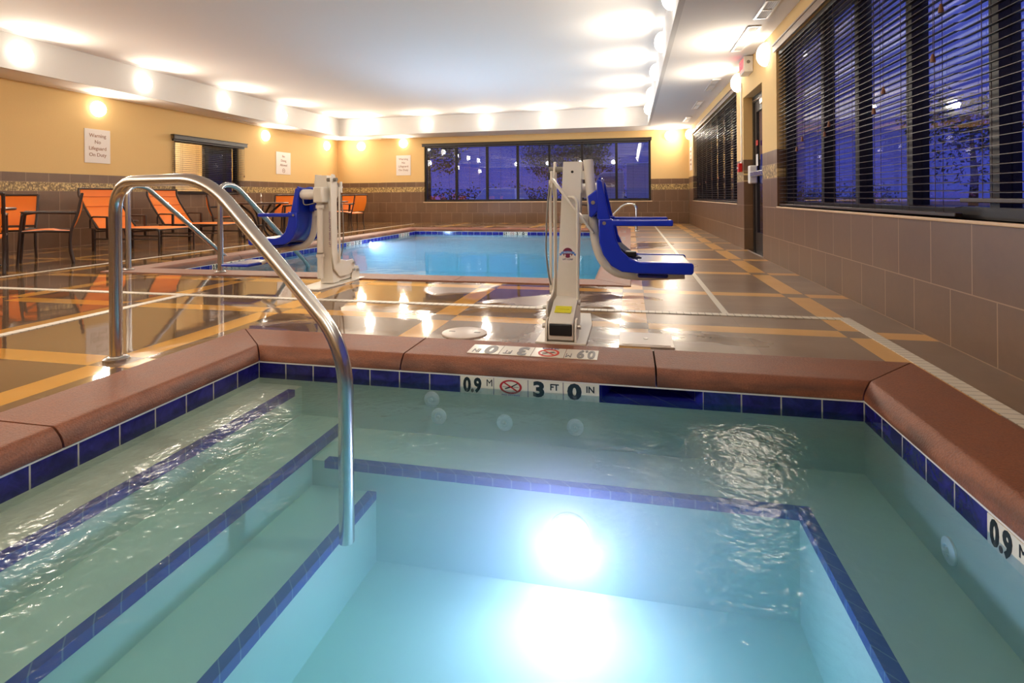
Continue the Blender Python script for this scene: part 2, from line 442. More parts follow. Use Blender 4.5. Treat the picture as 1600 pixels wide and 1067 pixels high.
def slab(name, mat, xs, ys, z0, z1, holes):
    b = MB()
    for i in range(len(xs) - 1):
        for j in range(len(ys) - 1):
            cx, cyv = (xs[i] + xs[i + 1]) / 2, (ys[j] + ys[j + 1]) / 2
            if any(h[0] < cx < h[1] and h[2] < cyv < h[3] for h in holes): continue
            b.box(xs[i], xs[i + 1], ys[j], ys[j + 1], z0, z1)
    bmesh.ops.remove_doubles(b.b, verts=b.b.verts, dist=1e-5)
    seen = {}; kill = []
    for f in b.b.faces:
        k = frozenset(v.index for v in f.verts) if False else tuple(round(c, 4) for c in f.calc_center_median())
        if k in seen: kill += [f, seen[k]]
        seen[k] = f
    bmesh.ops.delete(b.b, geom=list(set(kill)), context='FACES')
    return struct(b.build(name, mat, smooth=False))

slab('floor', m_floor, [XL - .2, PO[0], SPO[0], PO[1], SPO[1], XR + .35], [YF, SPO[2], SPO[3], PO[2], PO[3], YB + .3], -0.15, 0.0, [SPO, PO])

def wall(name, mat, ax, c0, c1, u0, u1, z0, z1, holes):
    b = MB(); us = sorted({u0, u1} | {h[0] for h in holes} | {h[1] for h in holes}); zs = sorted({z0, z1} | {h[2] for h in holes} | {h[3] for h in holes})
    for i in range(len(us) - 1):
        for j in range(len(zs) - 1):
            cu, cz = (us[i] + us[i + 1]) / 2, (zs[j] + zs[j + 1]) / 2
            if any(h[0] < cu < h[1] and h[2] < cz < h[3] for h in holes): continue
            if ax == 0: b.box(c0, c1, us[i], us[i + 1], zs[j], zs[j + 1])
            else: b.box(us[i], us[i + 1], c0, c1, zs[j], zs[j + 1])
    bmesh.ops.remove_doubles(b.b, verts=b.b.verts, dist=1e-5)
    seen = {}; kill = []
    for f in b.b.faces:
        k = tuple(round(c, 4) for c in f.calc_center_median())
        if k in seen: kill += [f, seen[k]]
        seen[k] = f
    bmesh.ops.delete(b.b, geom=list(set(kill)), context='FACES')
    return struct(b.build(name, mat, smooth=False))

W_NEAR = (-1.6, 6.46, 0.652, 2.365)       # y0 y1 z0 z1 of the near right window
W_FAR = (8.75, 14.60, 0.652, 2.365)
DOOR = (7.13, 8.25, 0.0, 2.165)
W_BACK = (-6.19, 0.567, 0.645, 2.40)
W_LEFT = (9.41, 11.28, 0.885, 2.04)
wall('wall_right', m_wall_r, 0, XR, XR + 0.2, YF, YB, 0, ZC, [W_NEAR, W_FAR, DOOR])
wall('wall_back', m_wall_b, 1, YB, YB + 0.2, -7.62, XR, 0, ZC, [W_BACK])
wall('wall_back_recess', m_wall_b, 1, YB + 0.13, YB + 0.28, XL, -7.62, 0, ZC, [])
wall('wall_left', m_wall_l, 0, XL - 0.2, XL, YF, YB + .13, 0, ZC, [W_LEFT])
wall('wall_front', m_wall_b, 1, YF - 0.2, YF, XL, XR, 0, ZC, [])

CV = (-8.45, 0.46, -1.9, 14.60)           # raised ceiling field
slab('ceiling_soffit', m_ceil, [XL, CV[0] - .06, CV[1] + .06, XR], [YF, CV[2] - .06, CV[3] + .06, YB + .13], ZC, ZC + 0.08, [(CV[0] - .06, CV[1] + .06, CV[2] - .06, CV[3] + .06)])
b = MB().box(CV[0] - .1, CV[1] + .1, CV[2] - .1, CV[3] + .1, ZT, ZT + 0.1); struct(b.build('ceiling', m_ceil, smooth=False))
t = 0.06
for nm, a in (('trim_1', (CV[0] - t, CV[0], CV[2], CV[3])), ('trim_2', (CV[1], CV[1] + t, CV[2], CV[3])),
              ('trim_3', (CV[0] - t, CV[1] + t, CV[3], CV[3] + t)), ('trim_4', (CV[0] - t, CV[1] + t, CV[2] - t, CV[2]))):
    struct(MB().box(*a, ZC, ZT - .001).build(nm, m_fascia, smooth=False))

# pool surrounds -------------------------------------------------------------
nose = lambda W: [(0, -.12), (0, .006), (.006, .010), (W - .06, .010), (W - .045, .010), (W - .036, .0065), (W - .022, -.006), (W - .008, -.022), (W + .002, -.042), (W + .004, -.058), (W - .002, -.063), (.10, -.066)]
def coping(name, O, wid, cuts):
    """O outer rectangle; wid the width of each side; cuts per side: S, N along x; W, E along y"""
    b = MB(); g = 0.004
    for side in 'SNWE':
        prof = nose(wid[side]); lo, hi = (O[0], O[1]) if side in 'SN' else (O[2], O[3])
        cs = [None] + sorted(cuts.get(side, [])) + [None]
        for i in range(len(cs) - 1):
            ringA, ringB = [], []
            n1, n2 = (nose(wid['W']), nose(wid['E'])) if side in 'SN' else (nose(wid['S']), nose(wid['N']))
            for (tt, z), (ta, _), (tb, _) in zip(prof, n1, n2):
                a = lo + ta + g if cs[i] is None else cs[i] + g
                c = hi - tb - g if cs[i + 1] is None else cs[i + 1] - g
                for ring, u in ((ringA, a), (ringB, c)):
                    P = {'S': (u, O[2] + tt, z), 'N': (u, O[3] - tt, z), 'W': (O[0] + tt, u, z), 'E': (O[1] - tt, u, z)}[side]
                    ring.append(b.b.verts.new(P))
            n = len(prof)
            for k in range(n): b.b.faces.new([ringA[k], ringA[(k + 1) % n], ringB[(k + 1) % n], ringB[k]])
            b.b.faces.new(ringA[::-1]); b.b.faces.new(ringB)
    o = struct(b.build(name, m_coping, smooth=True)); o.data.set_sharp_from_angle(angle=math.radians(24)); return o
coping('spa_coping', SPO, {'W': .364, 'E': .327, 'N': .348, 'S': .35}, {'N': [-1.10, 0.105], 'W': [1.46], 'E': [1.30]})
coping('pool_coping', PO, {'W': .33, 'E': .35, 'N': .45, 'S': .36}, {'S': [-4.2, -2.9, -1.6], 'N': [-4, -2.6, -1.2], 'W': [6.5, 8.0, 9.5, 11.0], 'E': [6.5, 8.0, 9.5, 11.0]})

# spa basin
ZW, ZB = -0.117, -0.76
S1, S2, S3, BN = (-1.640, -0.174), (-1.365, -0.319), (-1.065, -0.470), (2.114, -0.360)
BR = 0.585
NI = (-0.141, 0.299, -0.145, -0.068)     # skimmer mouth
x0, x1, y0, y1 = SPA
b = MB()
zt = -0.0605
for ua, ub, za, zb in ((x0, NI[0], ZB, zt), (NI[1], x1, ZB, zt), (NI[0], NI[1], ZB, NI[2]), (NI[0], NI[1], NI[3], zt)):
    b.quad((ua, y1, za), (ub, y1, za), (ub, y1, zb), (ua, y1, zb))
b.quad((x0, y0, ZB), (x0, y1, ZB), (x0, y1, zt), (x0, y0, zt)); b.quad((x1, y0, ZB), (x1, y1, ZB), (x1, y1, zt), (x1, y0, zt))
b.quad((x0, y0, ZB), (x1, y0, ZB), (x1, y0, zt), (x0, y0, zt)); b.quad((x0, y0, ZB), (x1, y0, ZB), (x1, y1, ZB), (x0, y1, ZB))
b.box(x0, S1[0], y0, y1, ZB, S1[1]); b.box(S1[0], S2[0], y0, y1, ZB, S2[1]); b.box(S2[0], S3[0], y0, BN[0], ZB, S3[1])
b.box(S2[0], x1, BN[0], y1, ZB, BN[1]); b.box(BR, x1, y0, BN[0], ZB, BN[1])
spa_basin = struct(b.build('spa_basin', m_spa, smooth=False))
# skimmer recess lined with the same tile, its blue lightened as if lit
b = MB(); n0, n1, nz0, nz1 = NI; yd = y1 + 0.30; i_ = 0.09
b.quad((n0, y1, nz0), (n1, y1, nz0), (n1 - i_, yd, nz0 + .02), (n0 + i_, yd, nz0 + .02)); b.quad((n0, y1, nz1), (n1, y1, nz1), (n1 - i_, yd, nz1), (n0 + i_, yd, nz1))
b.quad((n0, y1, nz0), (n0, y1, nz1), (n0 + i_, yd, nz1), (n0 + i_, yd, nz0 + .02)); b.quad((n1, y1, nz0), (n1, y1, nz1), (n1 - i_, yd, nz1), (n1 - i_, yd, nz0 + .02))
b.quad((n0 + i_, yd, nz0 + .02), (n1 - i_, yd, nz0 + .02), (n1 - i_, yd, nz1), (n0 + i_, yd, nz1))
struct(b.build('spa_skimmer_recess', m_niche_lit, smooth=False))
# tiled nosings on the steps and bench
for nm, a in (('trim_5', (S1[0] - .036, S1[0] + .002, y0, y1 - .06, S1[1])), ('trim_6', (S2[0] - .034, S2[0] + .002, y0, y1 - .05, S2[1])),
              ('trim_7', (S3[0] - .038, S3[0] + .002, y0, BN[0], S3[1])), ('trim_8', (S2[0] + .06, BR + .002, BN[0] - .002, BN[0] + .038, BN[1])),
              ('trim_9', (BR - .002, BR + .042, y0, BN[0] + .038, BN[1]))):
    struct(MB().box(*a[:4], a[4] - .03, a[4] + .003).build(nm, m_strip, smooth=False))
struct(MB().box(x0 - .02, x1 + .02, y0 - .02, y1 + .004, ZB - .02, ZW).build('spa_water', m_water, smooth=False))
# pool basin
x0, x1, y0, y1 = PL; zb = -1.05
b = MB()
for q in (((x0, y0), (x0, y1)), ((x1, y0), (x1, y1)), ((x0, y0), (x1, y0)), ((x0, y1), (x1, y1))):
    (a, c), (d, e) = q; b.quad((a, c, zb), (d, e, zb), (d, e, zt), (a, c, zt))
b.quad((x0, y0, zb), (x1, y0, zb), (x1, y1, zb), (x0, y1, zb))
for k, zz in enumerate((-0.30, -0.52, -0.74)): b.box(x0, -3.9, y0, y0 + .55 + .32 * k, zb, zz - 0.0)
struct(b.build('pool_basin', m_pool, smooth=False))
struct(MB().box(x0 - .02, x1 + .02, y0 - .02, y1 + .02, zb - .02, -0.125).build('pool_water', m_pwater, smooth=False))

# strip drains ---------------------------------------------------------------
def drain(name, x0, x1, y0, y1, label):
    o = MB().box(x0, x1, y0, y1, 0.0005, 0.004).build(name, m_drain[0 if x1 - x0 > y1 - y0 else 1], smooth=False); return tag(o, label, 'drain', 'strip drains in the deck')
drain('strip_drain', -9.1, 1.335, 3.70, 3.765, 'long white slotted strip drain crossing the deck between pool and spa')
drain('strip_drain', 1.265, 1.335, 0.0, 3.70, 'white slotted strip drain beside the spa coping along the right wall')
drain('strip_drain', 0.585, 0.625, 3.765, 14.9, 'thin white strip drain running away past the blue seat on the right of the pool')
drain('strip_drain', -3.60, -3.53, 0.0, 3.70, 'white strip drain on the wet deck left of the spa handrail')
drain('strip_drain', -6.31, -6.26, 2.0, 15.0, 'thin white strip drain in front of the orange loungers')

# ------------------------------------------------------------------ windows and door
def window(name, wall_ax, c_in, c_out, u0, u1, z0, z1, mull, mw_, deep):
    """frame in the wall plane depth [c_in, c_out] (deep = where the glass sits)"""
    e = empty(name, (0, 0, 0)); struct(e)
    def bx(b, ua, ub, ca, cb, za, zb):
        ca, cb = min(ca, cb), max(ca, cb)
        if wall_ax == 0: b.box(ca, cb, ua, ub, za, zb)
        else: b.box(ua, ub, ca, cb, za, zb)
    fw = 0.06; b = MB(); mull = sorted(mull)
    bx(b, u0, u1, c_in, c_out, z0, z0 + fw); bx(b, u0, u1, c_in, c_out, z1 - fw, z1)
    bx(b, u0, u0 + fw, c_in, c_out, z0 + fw, z1 - fw); bx(b, u1 - fw, u1, c_in, c_out, z0 + fw, z1 - fw)
    b.build('frame', m_bronze, e, smooth=False)
    edges = [u0 + fw]
    for m in mull:
        b = MB(); bx(b, m - mw_ / 2, m + mw_ / 2, c_in, c_out, z0 + fw, z1 - fw); b.build('mullion', m_bronze, e, smooth=False)
        edges += [m - mw_ / 2, m + mw_ / 2]
    edges.append(u1 - fw)
    for k in range(0, len(edges), 2):
        b = MB(); bx(b, edges[k], edges[k + 1], deep - .003, deep + .003, z0 + fw, z1 - fw); b.build('glass_pane', m_glass, e, smooth=False)
    return e
mull_n = [5.29, 4.54, 3.76, 2.97, 2.18, 1.39, 0.6, -0.2, -0.95]
mull_f = [9.55, 10.35, 11.15, 11.95, 12.75, 13.55, 14.2]
mull_b = [-5.176, -4.211, -3.27, -2.315, -1.356, -0.386]
window('window_1', 0, XR + .09, XR + .18, *W_NEAR, mull_n, 0.07, XR + .14)
window('window_2', 0, XR + .09, XR + .18, *W_FAR, mull_f, 0.07, XR + .14)
window('window_3', 1, YB + .06, YB + .15, *W_BACK, mull_b, 0.07, YB + .11)
window('window_4', 0, XL - .12, XL - .04, *W_LEFT, [10.33], 0.11, XL - .09)
def sill(name, *a): struct(MB().box(*a).build(name, m_sill, bevel=0.004))
sill('trim_10', XR - .012, XR + .09, W_NEAR[0], W_NEAR[1], W_NEAR[2] - .018, W_NEAR[2])
sill('trim_11', XR - .012, XR + .09, W_FAR[0], W_FAR[1], W_FAR[2] - .018, W_FAR[2])
sill('trim_12', W_BACK[0] - .03, W_BACK[1] + .03, YB - .02, YB + .06, W_BACK[2] - .03, W_BACK[2])
# the room behind the left window: a lit beige alcove
b = MB(); ya, yb_ = W_LEFT[0], W_LEFT[1]
b.box(XL - 1.30, XL - 1.22, ya - .2, yb_ + .2, 0.4, 2.6); b.box(XL - 1.3, XL - .2, ya - .28, ya - .2, 0.4, 2.6); b.box(XL - 1.3, XL - .2, yb_ + .2, yb_ + .28, 0.4, 2.6); b.box(XL - 1.3, XL - .2, ya - .2, yb_ + .2, 2.6, 2.65); b.box(XL - 1.3, XL - .2, ya - .2, yb_ + .2, .35, .4)
struct(b.build('wall_alcove', m_beige, smooth=False))
# a half-drawn dark roller shade behind the right-hand pane
struct(MB().box(XL - .165, XL - .155, 10.40, 11.24, .93, 1.99).build('trim_13', m_bronze, smooth=False))
tag(MB().box(XL - .85, XL - .55, 9.5, 10.1, 2.57, 2.60).build('alcove_lamp', emit('alcove_glow', (1, .90, .74, 1), 120.0), smooth=False), 'small ceiling lamp in the alcove behind the small left window', 'lamp')

def blind(name, label, ax, c, sgn, u0, u1, z0, z1, dz, depth, tilt, cords, tassels, th=0.0028, valance=None, slat_mat=None):
    """slats hang at coordinate c (their middle); sgn = +1 when the room lies on the smaller side of c"""
    e = empty(name, (c, (u0 + u1) / 2, z0) if ax == 0 else ((u0 + u1) / 2, c, z0), 0, label, 'blind', 'dark slat blinds on the windows')
    L = (u1 - u0); H = z1 - z0
    P = (lambda n, u, z: (n * sgn, u, z)) if ax == 0 else (lambda n, u, z: (u, n * sgn, z))
    b = MB(); k = 0; z = 0.05
    ct, st = math.cos(tilt) * depth / 2, math.sin(tilt) * depth / 2
    while z < H - 0.05:
        v = [b.b.verts.new(P(s * ct, u * L / 2, z + s * st + q * th / 2)) for s in (-1, 1) for q in (-1, 1) for u in (-1, 1)]
        for f in ((0, 1, 3, 2), (4, 6, 7, 5), (0, 4, 5, 1), (2, 3, 7, 6), (0, 2, 6, 4), (1, 5, 7, 3)): b.b.faces.new([v[i] for i in f])
        z += dz
    b.build('slats', slat_mat or m_slat, e, smooth=False)
    def bx(name_, na, nb, ua, ub, za, zb, mat, bev=0.004):
        b = MB(); p, q = P(na, ua, za), P(nb, ub, zb)
        b.box(min(p[0], q[0]), max(p[0], q[0]), min(p[1], q[1]), max(p[1], q[1]), za, zb); return b.build(name_, mat, e, bevel=bev)
    bx('bottom_rail', -depth / 2, depth / 2, -L / 2, L / 2, 0.0, 0.022, slat_mat or m_slat)
    bx('head_rail', -depth / 2, depth / 2, -L / 2, L / 2, H - 0.045, H, m_valdark)
    if valance:
        v0, v1, vz0, vz1, vd, vm = valance
        bx('valance', -depth / 2 - vd, -depth / 2 - vd + .02, v0 - (u0 + u1) / 2, v1 - (u0 + u1) / 2, vz0 - z0, vz1 - z0, vm)
        bx('valance_cap', -depth / 2 - vd - .012, depth / 2, v0 - (u0 + u1) / 2 - .01, v1 - (u0 + u1) / 2 + .01, vz1 - z0, vz1 - z0 + .015, vm)
    b = MB()
    for u in cords:
        for n in (-depth / 2 - .002, depth / 2 + .002):
            p = P(n, u - (u0 + u1) / 2, 0.02); b.box(p[0] - .0012, p[0] + .0012, p[1] - .0012, p[1] + .0012, 0.02, H - .04)
    b.build('ladder_cords', m_cord, e, smooth=False)
    for u, zt_ in tassels:
        b = MB(); p = P(-depth / 2 - .02, u - (u0 + u1) / 2, zt_ - z0)
        b.lathe([(0, .045), (.006, .045), (.009, .03), (.013, .01), (.013, 0), (0, 0)], 10, Matrix.Translation(p))
        tb = b.build('tassel', m_tassel, e)
        b = MB(); b.box(p[0] - .001, p[0] + .001, p[1] - .001, p[1] + .001, p[2] + .045, H - .05); b.build('pull_cord', m_cord, tb, smooth=False)
    return e
fr = lambda a, b_, n: [a + (b_ - a) * (i + .5) / n for i in range(n)]
SD, TL = 0.034, math.radians(9)
blind('window_blind', 'dark wide-slat blind in the long right window next to the exit door, fully lowered', 0, XR + .035, 1, 3.15, W_NEAR[1] - .01, .66, 2.36, .0425, SD, TL,
      fr(3.14, 6.45, 9), [(5.72, 1.20), (5.55, 1.28), (4.95, 1.26), (4.85, 1.33), (4.02, 1.31), (3.88, 1.42), (3.30, 1.48), (3.22, 1.72)], valance=(3.145, W_NEAR[1] + .02, 2.355, 2.425, .05, m_valance))
blind('window_blind', 'dark blind at the near end of the right window, bottom rail raised off the sill', 0, XR + .035, 1, W_NEAR[0] + .01, 3.11, .735, 2.36, .0425, SD, TL,
      fr(-1.6, 3.12, 12), [(2.5, 1.6), (1.2, 1.6)], valance=(W_NEAR[0] - .02, 3.115, 2.355, 2.425, .05, m_valance))
blind('window_blind', 'dark slat blind on the far right window between the exit door and the back corner', 0, XR + .035, 1, W_FAR[0] + .01, W_FAR[1] - .01, .66, 2.36, .0425, SD, TL,
      fr(8.8, 14.55, 14), [(9.2, 1.12), (9.9, 1.10), (10.5, 1.08), (11.3, 1.08), (12.2, 1.04), (13.2, 1.02), (14.1, 1.0)], valance=(W_FAR[0] - .02, W_FAR[1] + .02, 2.355, 2.425, .05, m_valance))
blind('window_blind', 'thin dark blind opened flat across the seven-pane back window', 1, YB + .015, 1, W_BACK[0] + .07, W_BACK[1] - .07, .66, 2.33, .045, .028, 0.0,
      fr(W_BACK[0], W_BACK[1], 21), [], th=0.006, valance=(W_BACK[0] - .06, W_BACK[1] + .02, 2.335, 2.41, .03, m_valdark))
blind('window_blind', 'dark slat blind with a deep valance over the small left window', 0, XL + .04, -1, 9.33, 11.42, .90, 2.03, .042, .036, math.radians(14),
      fr(9.35, 11.4, 5), [(11.38, 1.3)], valance=(9.30, 11.46, 2.02, 2.10, .05, m_valdark))

# exit door in its recess
e = empty('door_1', (XR + .12, 7.69, 0)); struct(e)
b = MB(); w = .56; b.box(0, .06, -w, -w + .09, 0, 2.16).box(0, .06, w - .09, w, 0, 2.16).box(0, .06, -w + .09, w - .09, 2.07, 2.16); b.build('door_frame', m_bronze, e, smooth=False)
b = MB(); b.box(.01, .05, -w + .09, -w + .21, .012, 2.07).box(.01, .05, w - .21, w - .09, .012, 2.07).box(.01, .05, -w + .21, w - .21, .012, .26).box(.01, .05, -w + .21, w - .21, 1.93, 2.07)
leaf = b.build('door_leaf', m_bronze, e, smooth=False)
MB().box(.028, .034, -w + .21, w - .21, .26, 1.93).build('door_glass', m_glass, e, smooth=False)
b = MB(); b.box(-.085, -.035, -w + .1, w - .14, 1.03, 1.10); b.build('push_bar', m_steel, e, bevel=.01)
b = MB(); b.box(-.09, .01, w - .24, w - .12, .94, 1.19); b.build('latch_case', m_whiteplastic, e, bevel=.015)
b = MB(); b.box(-.05, .01, -w + .16, -w + .46, 1.97, 2.04).bar((-.03, -w + .4, 2.05), (-.06, -w + .8, 2.06), .02, .012); b.build('door_closer', m_steel, e, bevel=.006)
MB().box(-.002, .0, w - .33, w - .22, 1.18, 1.34).build('notice_sticker', m_whiteplastic, e, smooth=False)
MB().box(-.002, .0, w - .33, w - .22, 1.46, 1.53).build('red_sticker', m_alarm, e, smooth=False)
MB().box(-.10, .06, -w, w, 0.0, .014).build('threshold', m_steel, e, smooth=False)

# ------------------------------------------------------------------ lamps
lamp0 = None
def globe(loc, nrm, label, group):
    global lamp0
    rz = math.atan2(nrm[1], nrm[0])
    if lamp0 is None:
        lamp0 = empty('globe_lamp', (0, 0, 0))
        m = Matrix.Rotation(PI / 2, 4, 'Y')
        MB().lathe([(0, 0), (.125, 0), (.125, .018), (.118, .026), (0, .026)], 28, m).build('base_plate', m_whiteplastic, lamp0)
        pr = [(.138 * math.cos(a), .024 + .105 * math.sin(a)) for a in [i * PI / 2 / 7 for i in range(7)]] + [(0, .129)]
        MB().lathe([(.11, .020)] + pr, 24, m).build('glass_globe', m_lamp, lamp0)
        ld = bpy.data.lights.new('lamp_light', 'AREA'); ld.shape = 'DISK'; ld.size = 0.20; ld.energy = BULB; ld.color = (1.0, 0.87, 0.71)
        lo = bpy.data.objects.new('lamp_light', ld); COL.objects.link(lo); lo.parent = lamp0; lo.location = (.134, 0, 0); lo.rotation_euler = (0, -PI / 2, 0)
        o = lamp0
    else: o = copy_tree(lamp0)
    o.location = loc; o.rotation_euler = (0, 0, rz); tag(o, label, 'lamp', group)
ordn = ['first', 'second', 'third', 'fourth', 'fifth', 'sixth', 'seventh', 'eighth']
LZ = 2.85
GL = 'round globe lamps on the ceiling fascia'
for i, y in enumerate([13.79, 11.87, 9.92, 7.98, 6.0, 4.05, 2.1, 0.15]):
    globe((CV[0], y, LZ), (1, 0), 'white globe lamp on the left ceiling fascia, %s from the back corner' % ordn[i], GL)
for i, y in enumerate([13.26, 11.34, 9.36, 7.55, 5.85, 4.05, 2.2, 0.35]):
    globe((CV[1], y, LZ), (-1, 0), 'white globe lamp on the right ceiling fascia, %s from the back corner' % ordn[i], GL)
for i, x in enumerate([-7.46, -5.69, -3.94, -2.19, -0.37]):
    globe((x, CV[3], LZ), (0, -1), 'white globe lamp on the back ceiling fascia, %s from its left end' % ordn[i], GL)
for i, x in enumerate([-7.0, -5.0, -3.0, -1.0]):
    globe((x, CV[2], LZ), (0, 1), 'white globe lamp on the near ceiling fascia, %s from its left end' % ordn[i], GL)
GW = 'round globe lamps on the yellow walls'
for p, nrm, lb in (((XL, 7.75, 2.385), (1, 0), 'globe lamp on the left wall right above the warning sign'),
                   ((XL, 12.22, 2.40), (1, 0), 'globe lamp on the left wall above the no diving sign'),
                   ((XL, 15.09, 2.40), (1, 0), 'globe lamp on the left wall tight against the back corner'),
                   ((-8.35, YB + .13, 2.42), (0, -1), 'globe lamp on the recessed strip of back wall left of the window'),
                   ((-6.86, YB, 2.46), (0, -1), 'globe lamp on the back wall above the warning sign'),
                   ((1.09, YB, 2.45), (0, -1), 'globe lamp on the back wall right of the long window'),
                   ((XR, 6.80, 2.42), (-1, 0), 'globe lamp on the right wall between near blind and exit door'),
                   ((XR, 8.47, 2.43), (-1, 0), 'globe lamp on the right wall between exit door and far blind'),
                   ((XR, 15.2, 2.42), (-1, 0), 'globe lamp on the right wall tight against the back corner'),
                   ((XL, 3.6, 2.385), (1, 0), 'globe lamp on the left wall beside the near dining table'),
                   ((XL, -0.8, 2.385), (1, 0), 'globe lamp on the left wall near its front end')):
    globe(p, nrm, lb, GW)

# ceiling vents
def vent(x0, x1, y0, y1, label, n=5):
    e = empty('ceiling_vent', ((x0 + x1) / 2, (y0 + y1) / 2, ZC), 0, label, 'vent', 'ceiling vents'); w, l = (x1 - x0) / 2, (y1 - y0) / 2; f = .022
    b = MB(); b.box(-w, w, -l, -l + f, -.012, 0).box(-w, w, l - f, l, -.012, 0).box(-w, -w + f, -l + f, l - f, -.012, 0).box(w - f, w, -l + f, l - f, -.012, 0).box(-w + f, w - f, -.012, .012, -.012, 0)
    b.build('frame', m_whiteplastic, e, smooth=False)
    b = MB()
    for i in range(n):
        x = -w + f + (2 * w - 2 * f) * (i + .5) / n
        b.bar((x, -l + f, -.006), (x, l - f, -.006), .014, .003, up=(.5, 0, 1))
    b.build('louvers', m_whiteplastic, e, smooth=False)
    MB().box(-w + f, w - f, -l + f, l - f, -.0015, -.0005).build('backing', m_grey, e, smooth=False)
vent(1.265, 1.405, 5.50, 6.05, 'louvred ceiling vent nearest the camera over the near window')
vent(1.265, 1.405, 6.30, 7.34, 'long two-panel ceiling vent beside the exit sign')
vent(1.285, 1.415, 9.05, 10.04, 'ceiling vent above the near end of the far right window')
vent(1.285, 1.415, 11.04, 12.05, 'ceiling vent above the middle of the far right window')
vent(1.285, 1.415, 13.2, 14.07, 'ceiling vent nearest the back corner on the right')
vent(-9.0, -8.86, 10.5, 11.5, 'ceiling vent in the left soffit above the small window')

# exit sign, alarm, conduit
e = empty('exit_sign', (XR - .06, 7.75, 2.40), 0, 'white boxed exit sign with red letters on the right wall above the door', 'exit sign')
MB().box(-.055, .06, -.16, .16, 0, .21).build('housing', m_whiteplastic, e, bevel=.008)
MB().box(-.058, -.055, -.145, .145, .015, .195).build('face', m_exitface, e, smooth=False)
text('letters', 'EXIT', .15, m_exit, e, (-.0595, 0, .105), (PI / 2, 0, -PI / 2), bold=.004, sx=.75)
MB().cyl((0, -.165, .13), (0, -.16, .13), .022).build('test_lamp', m_grey, e)
tag(MB().box(XR - .018, XR, 8.325, 8.355, 1.25, 2.40).build('conduit', m_whiteplastic, smooth=False), 'thin white wall conduit running up from the red alarm to the exit sign', 'conduit')
e = empty('fire_alarm', (XR, 8.40, 1.115), 0, 'red fire alarm pull station on the tiled wall beside the exit door', 'fire alarm')
MB().box(-.05, 0, -.05, .05, 0, .125).build('body', m_alarm, e, bevel=.006)
MB().box(-.062, -.05, -.035, .035, .05, .07).build('pull_handle', m_whiteplastic, e, bevel=.003)
MB().box(-.012, 0, -.058, .058, .125, .15).build('name_plate', m_whiteplastic, e, smooth=False)

# wall signs
def sign(loc, rz, w, h, lines, size, label, symbol=False, faint=False):
    e = empty('wall_sign', loc, rz, label, 'sign', 'white pool rule signs')
    MB().box(-w / 2, w / 2, -.012, 0, 0, h).build('board', m_signb, e, bevel=.002)
    n = len(lines); top = h * .86; st = size * 1.28
    for i, s in enumerate(lines): text('lettering', s, size, m_signt, e, (0, -.013, top - size * .35 - i * st), (PI / 2, 0, 0), bold=.001)
    if symbol:
        s = no_diving('no_diving_symbol', m_signt, m_signt, e, .06); s.location = (0, -.0135, .10); s.rotation_euler = (PI / 2, 0, 0)
    return e
def no_diving(name, m_ring, m_fig, parent, r):
    b = MB(); seg = 28; ri = r * .80; vo = []; vi = []
    for k in range(seg):
        a = 2 * PI * k / seg
        vo.append([b.b.verts.new((r * math.cos(a), r * math.sin(a), z)) for z in (0, .0015)]); vi.append([b.b.verts.new((ri * math.cos(a), ri * math.sin(a), z)) for z in (0, .0015)])
    for k in range(seg):
        j = (k + 1) % seg
        b.b.faces.new([vo[k][1], vo[j][1], vi[j][1], vi[k][1]]); b.b.faces.new([vo[k][0], vo[j][0], vo[j][1], vo[k][1]]); b.b.faces.new([vi[k][0], vi[k][1], vi[j][1], vi[j][0]])
    c = math.sqrt(.5) * r * .86
    b.bar((-c, c, .0012), (c, -c, .0012), r * .16, .0012)
    o = b.build(name, m_ring, parent, smooth=False)
    b = MB(); b.bar((r * .62, r * .52, .0006), (-r * .02, -r * .05, .0006), r * .13, .001).bar((r * .1, r * .02, .0006), (-r * .5, -r * .3, .0006), r * .16, .001)
    b.bar((-r * .72, -r * .02, .0005), (r * .72, -r * .02, .0005), r * .05, .0008)
    b.build('diver_figure', m_fig, o, smooth=False)
    return o
WARN = ['Warning', 'No', 'Lifeguard', 'On Duty']
sign((XL, 7.755, 1.43), PI / 2, .47, .595, WARN, .088, 'white sign reading Warning No Lifeguard On Duty on the left wall')
sign((XL, 12.99, 1.435), PI / 2, .62, .60, ['No', 'Diving', 'Allowed'], .092, 'white sign reading No Diving Allowed with a round symbol below', symbol=True)
sign((-6.87, YB, 1.47), 0, .48, .62, WARN, .088, 'white sign reading Warning No Lifeguard On Duty on the back wall')
sign((XR, 15.05, 1.45), -PI / 2, .48, .62, WARN, .088, 'white sign seen edge-on at the right end of the far blind')

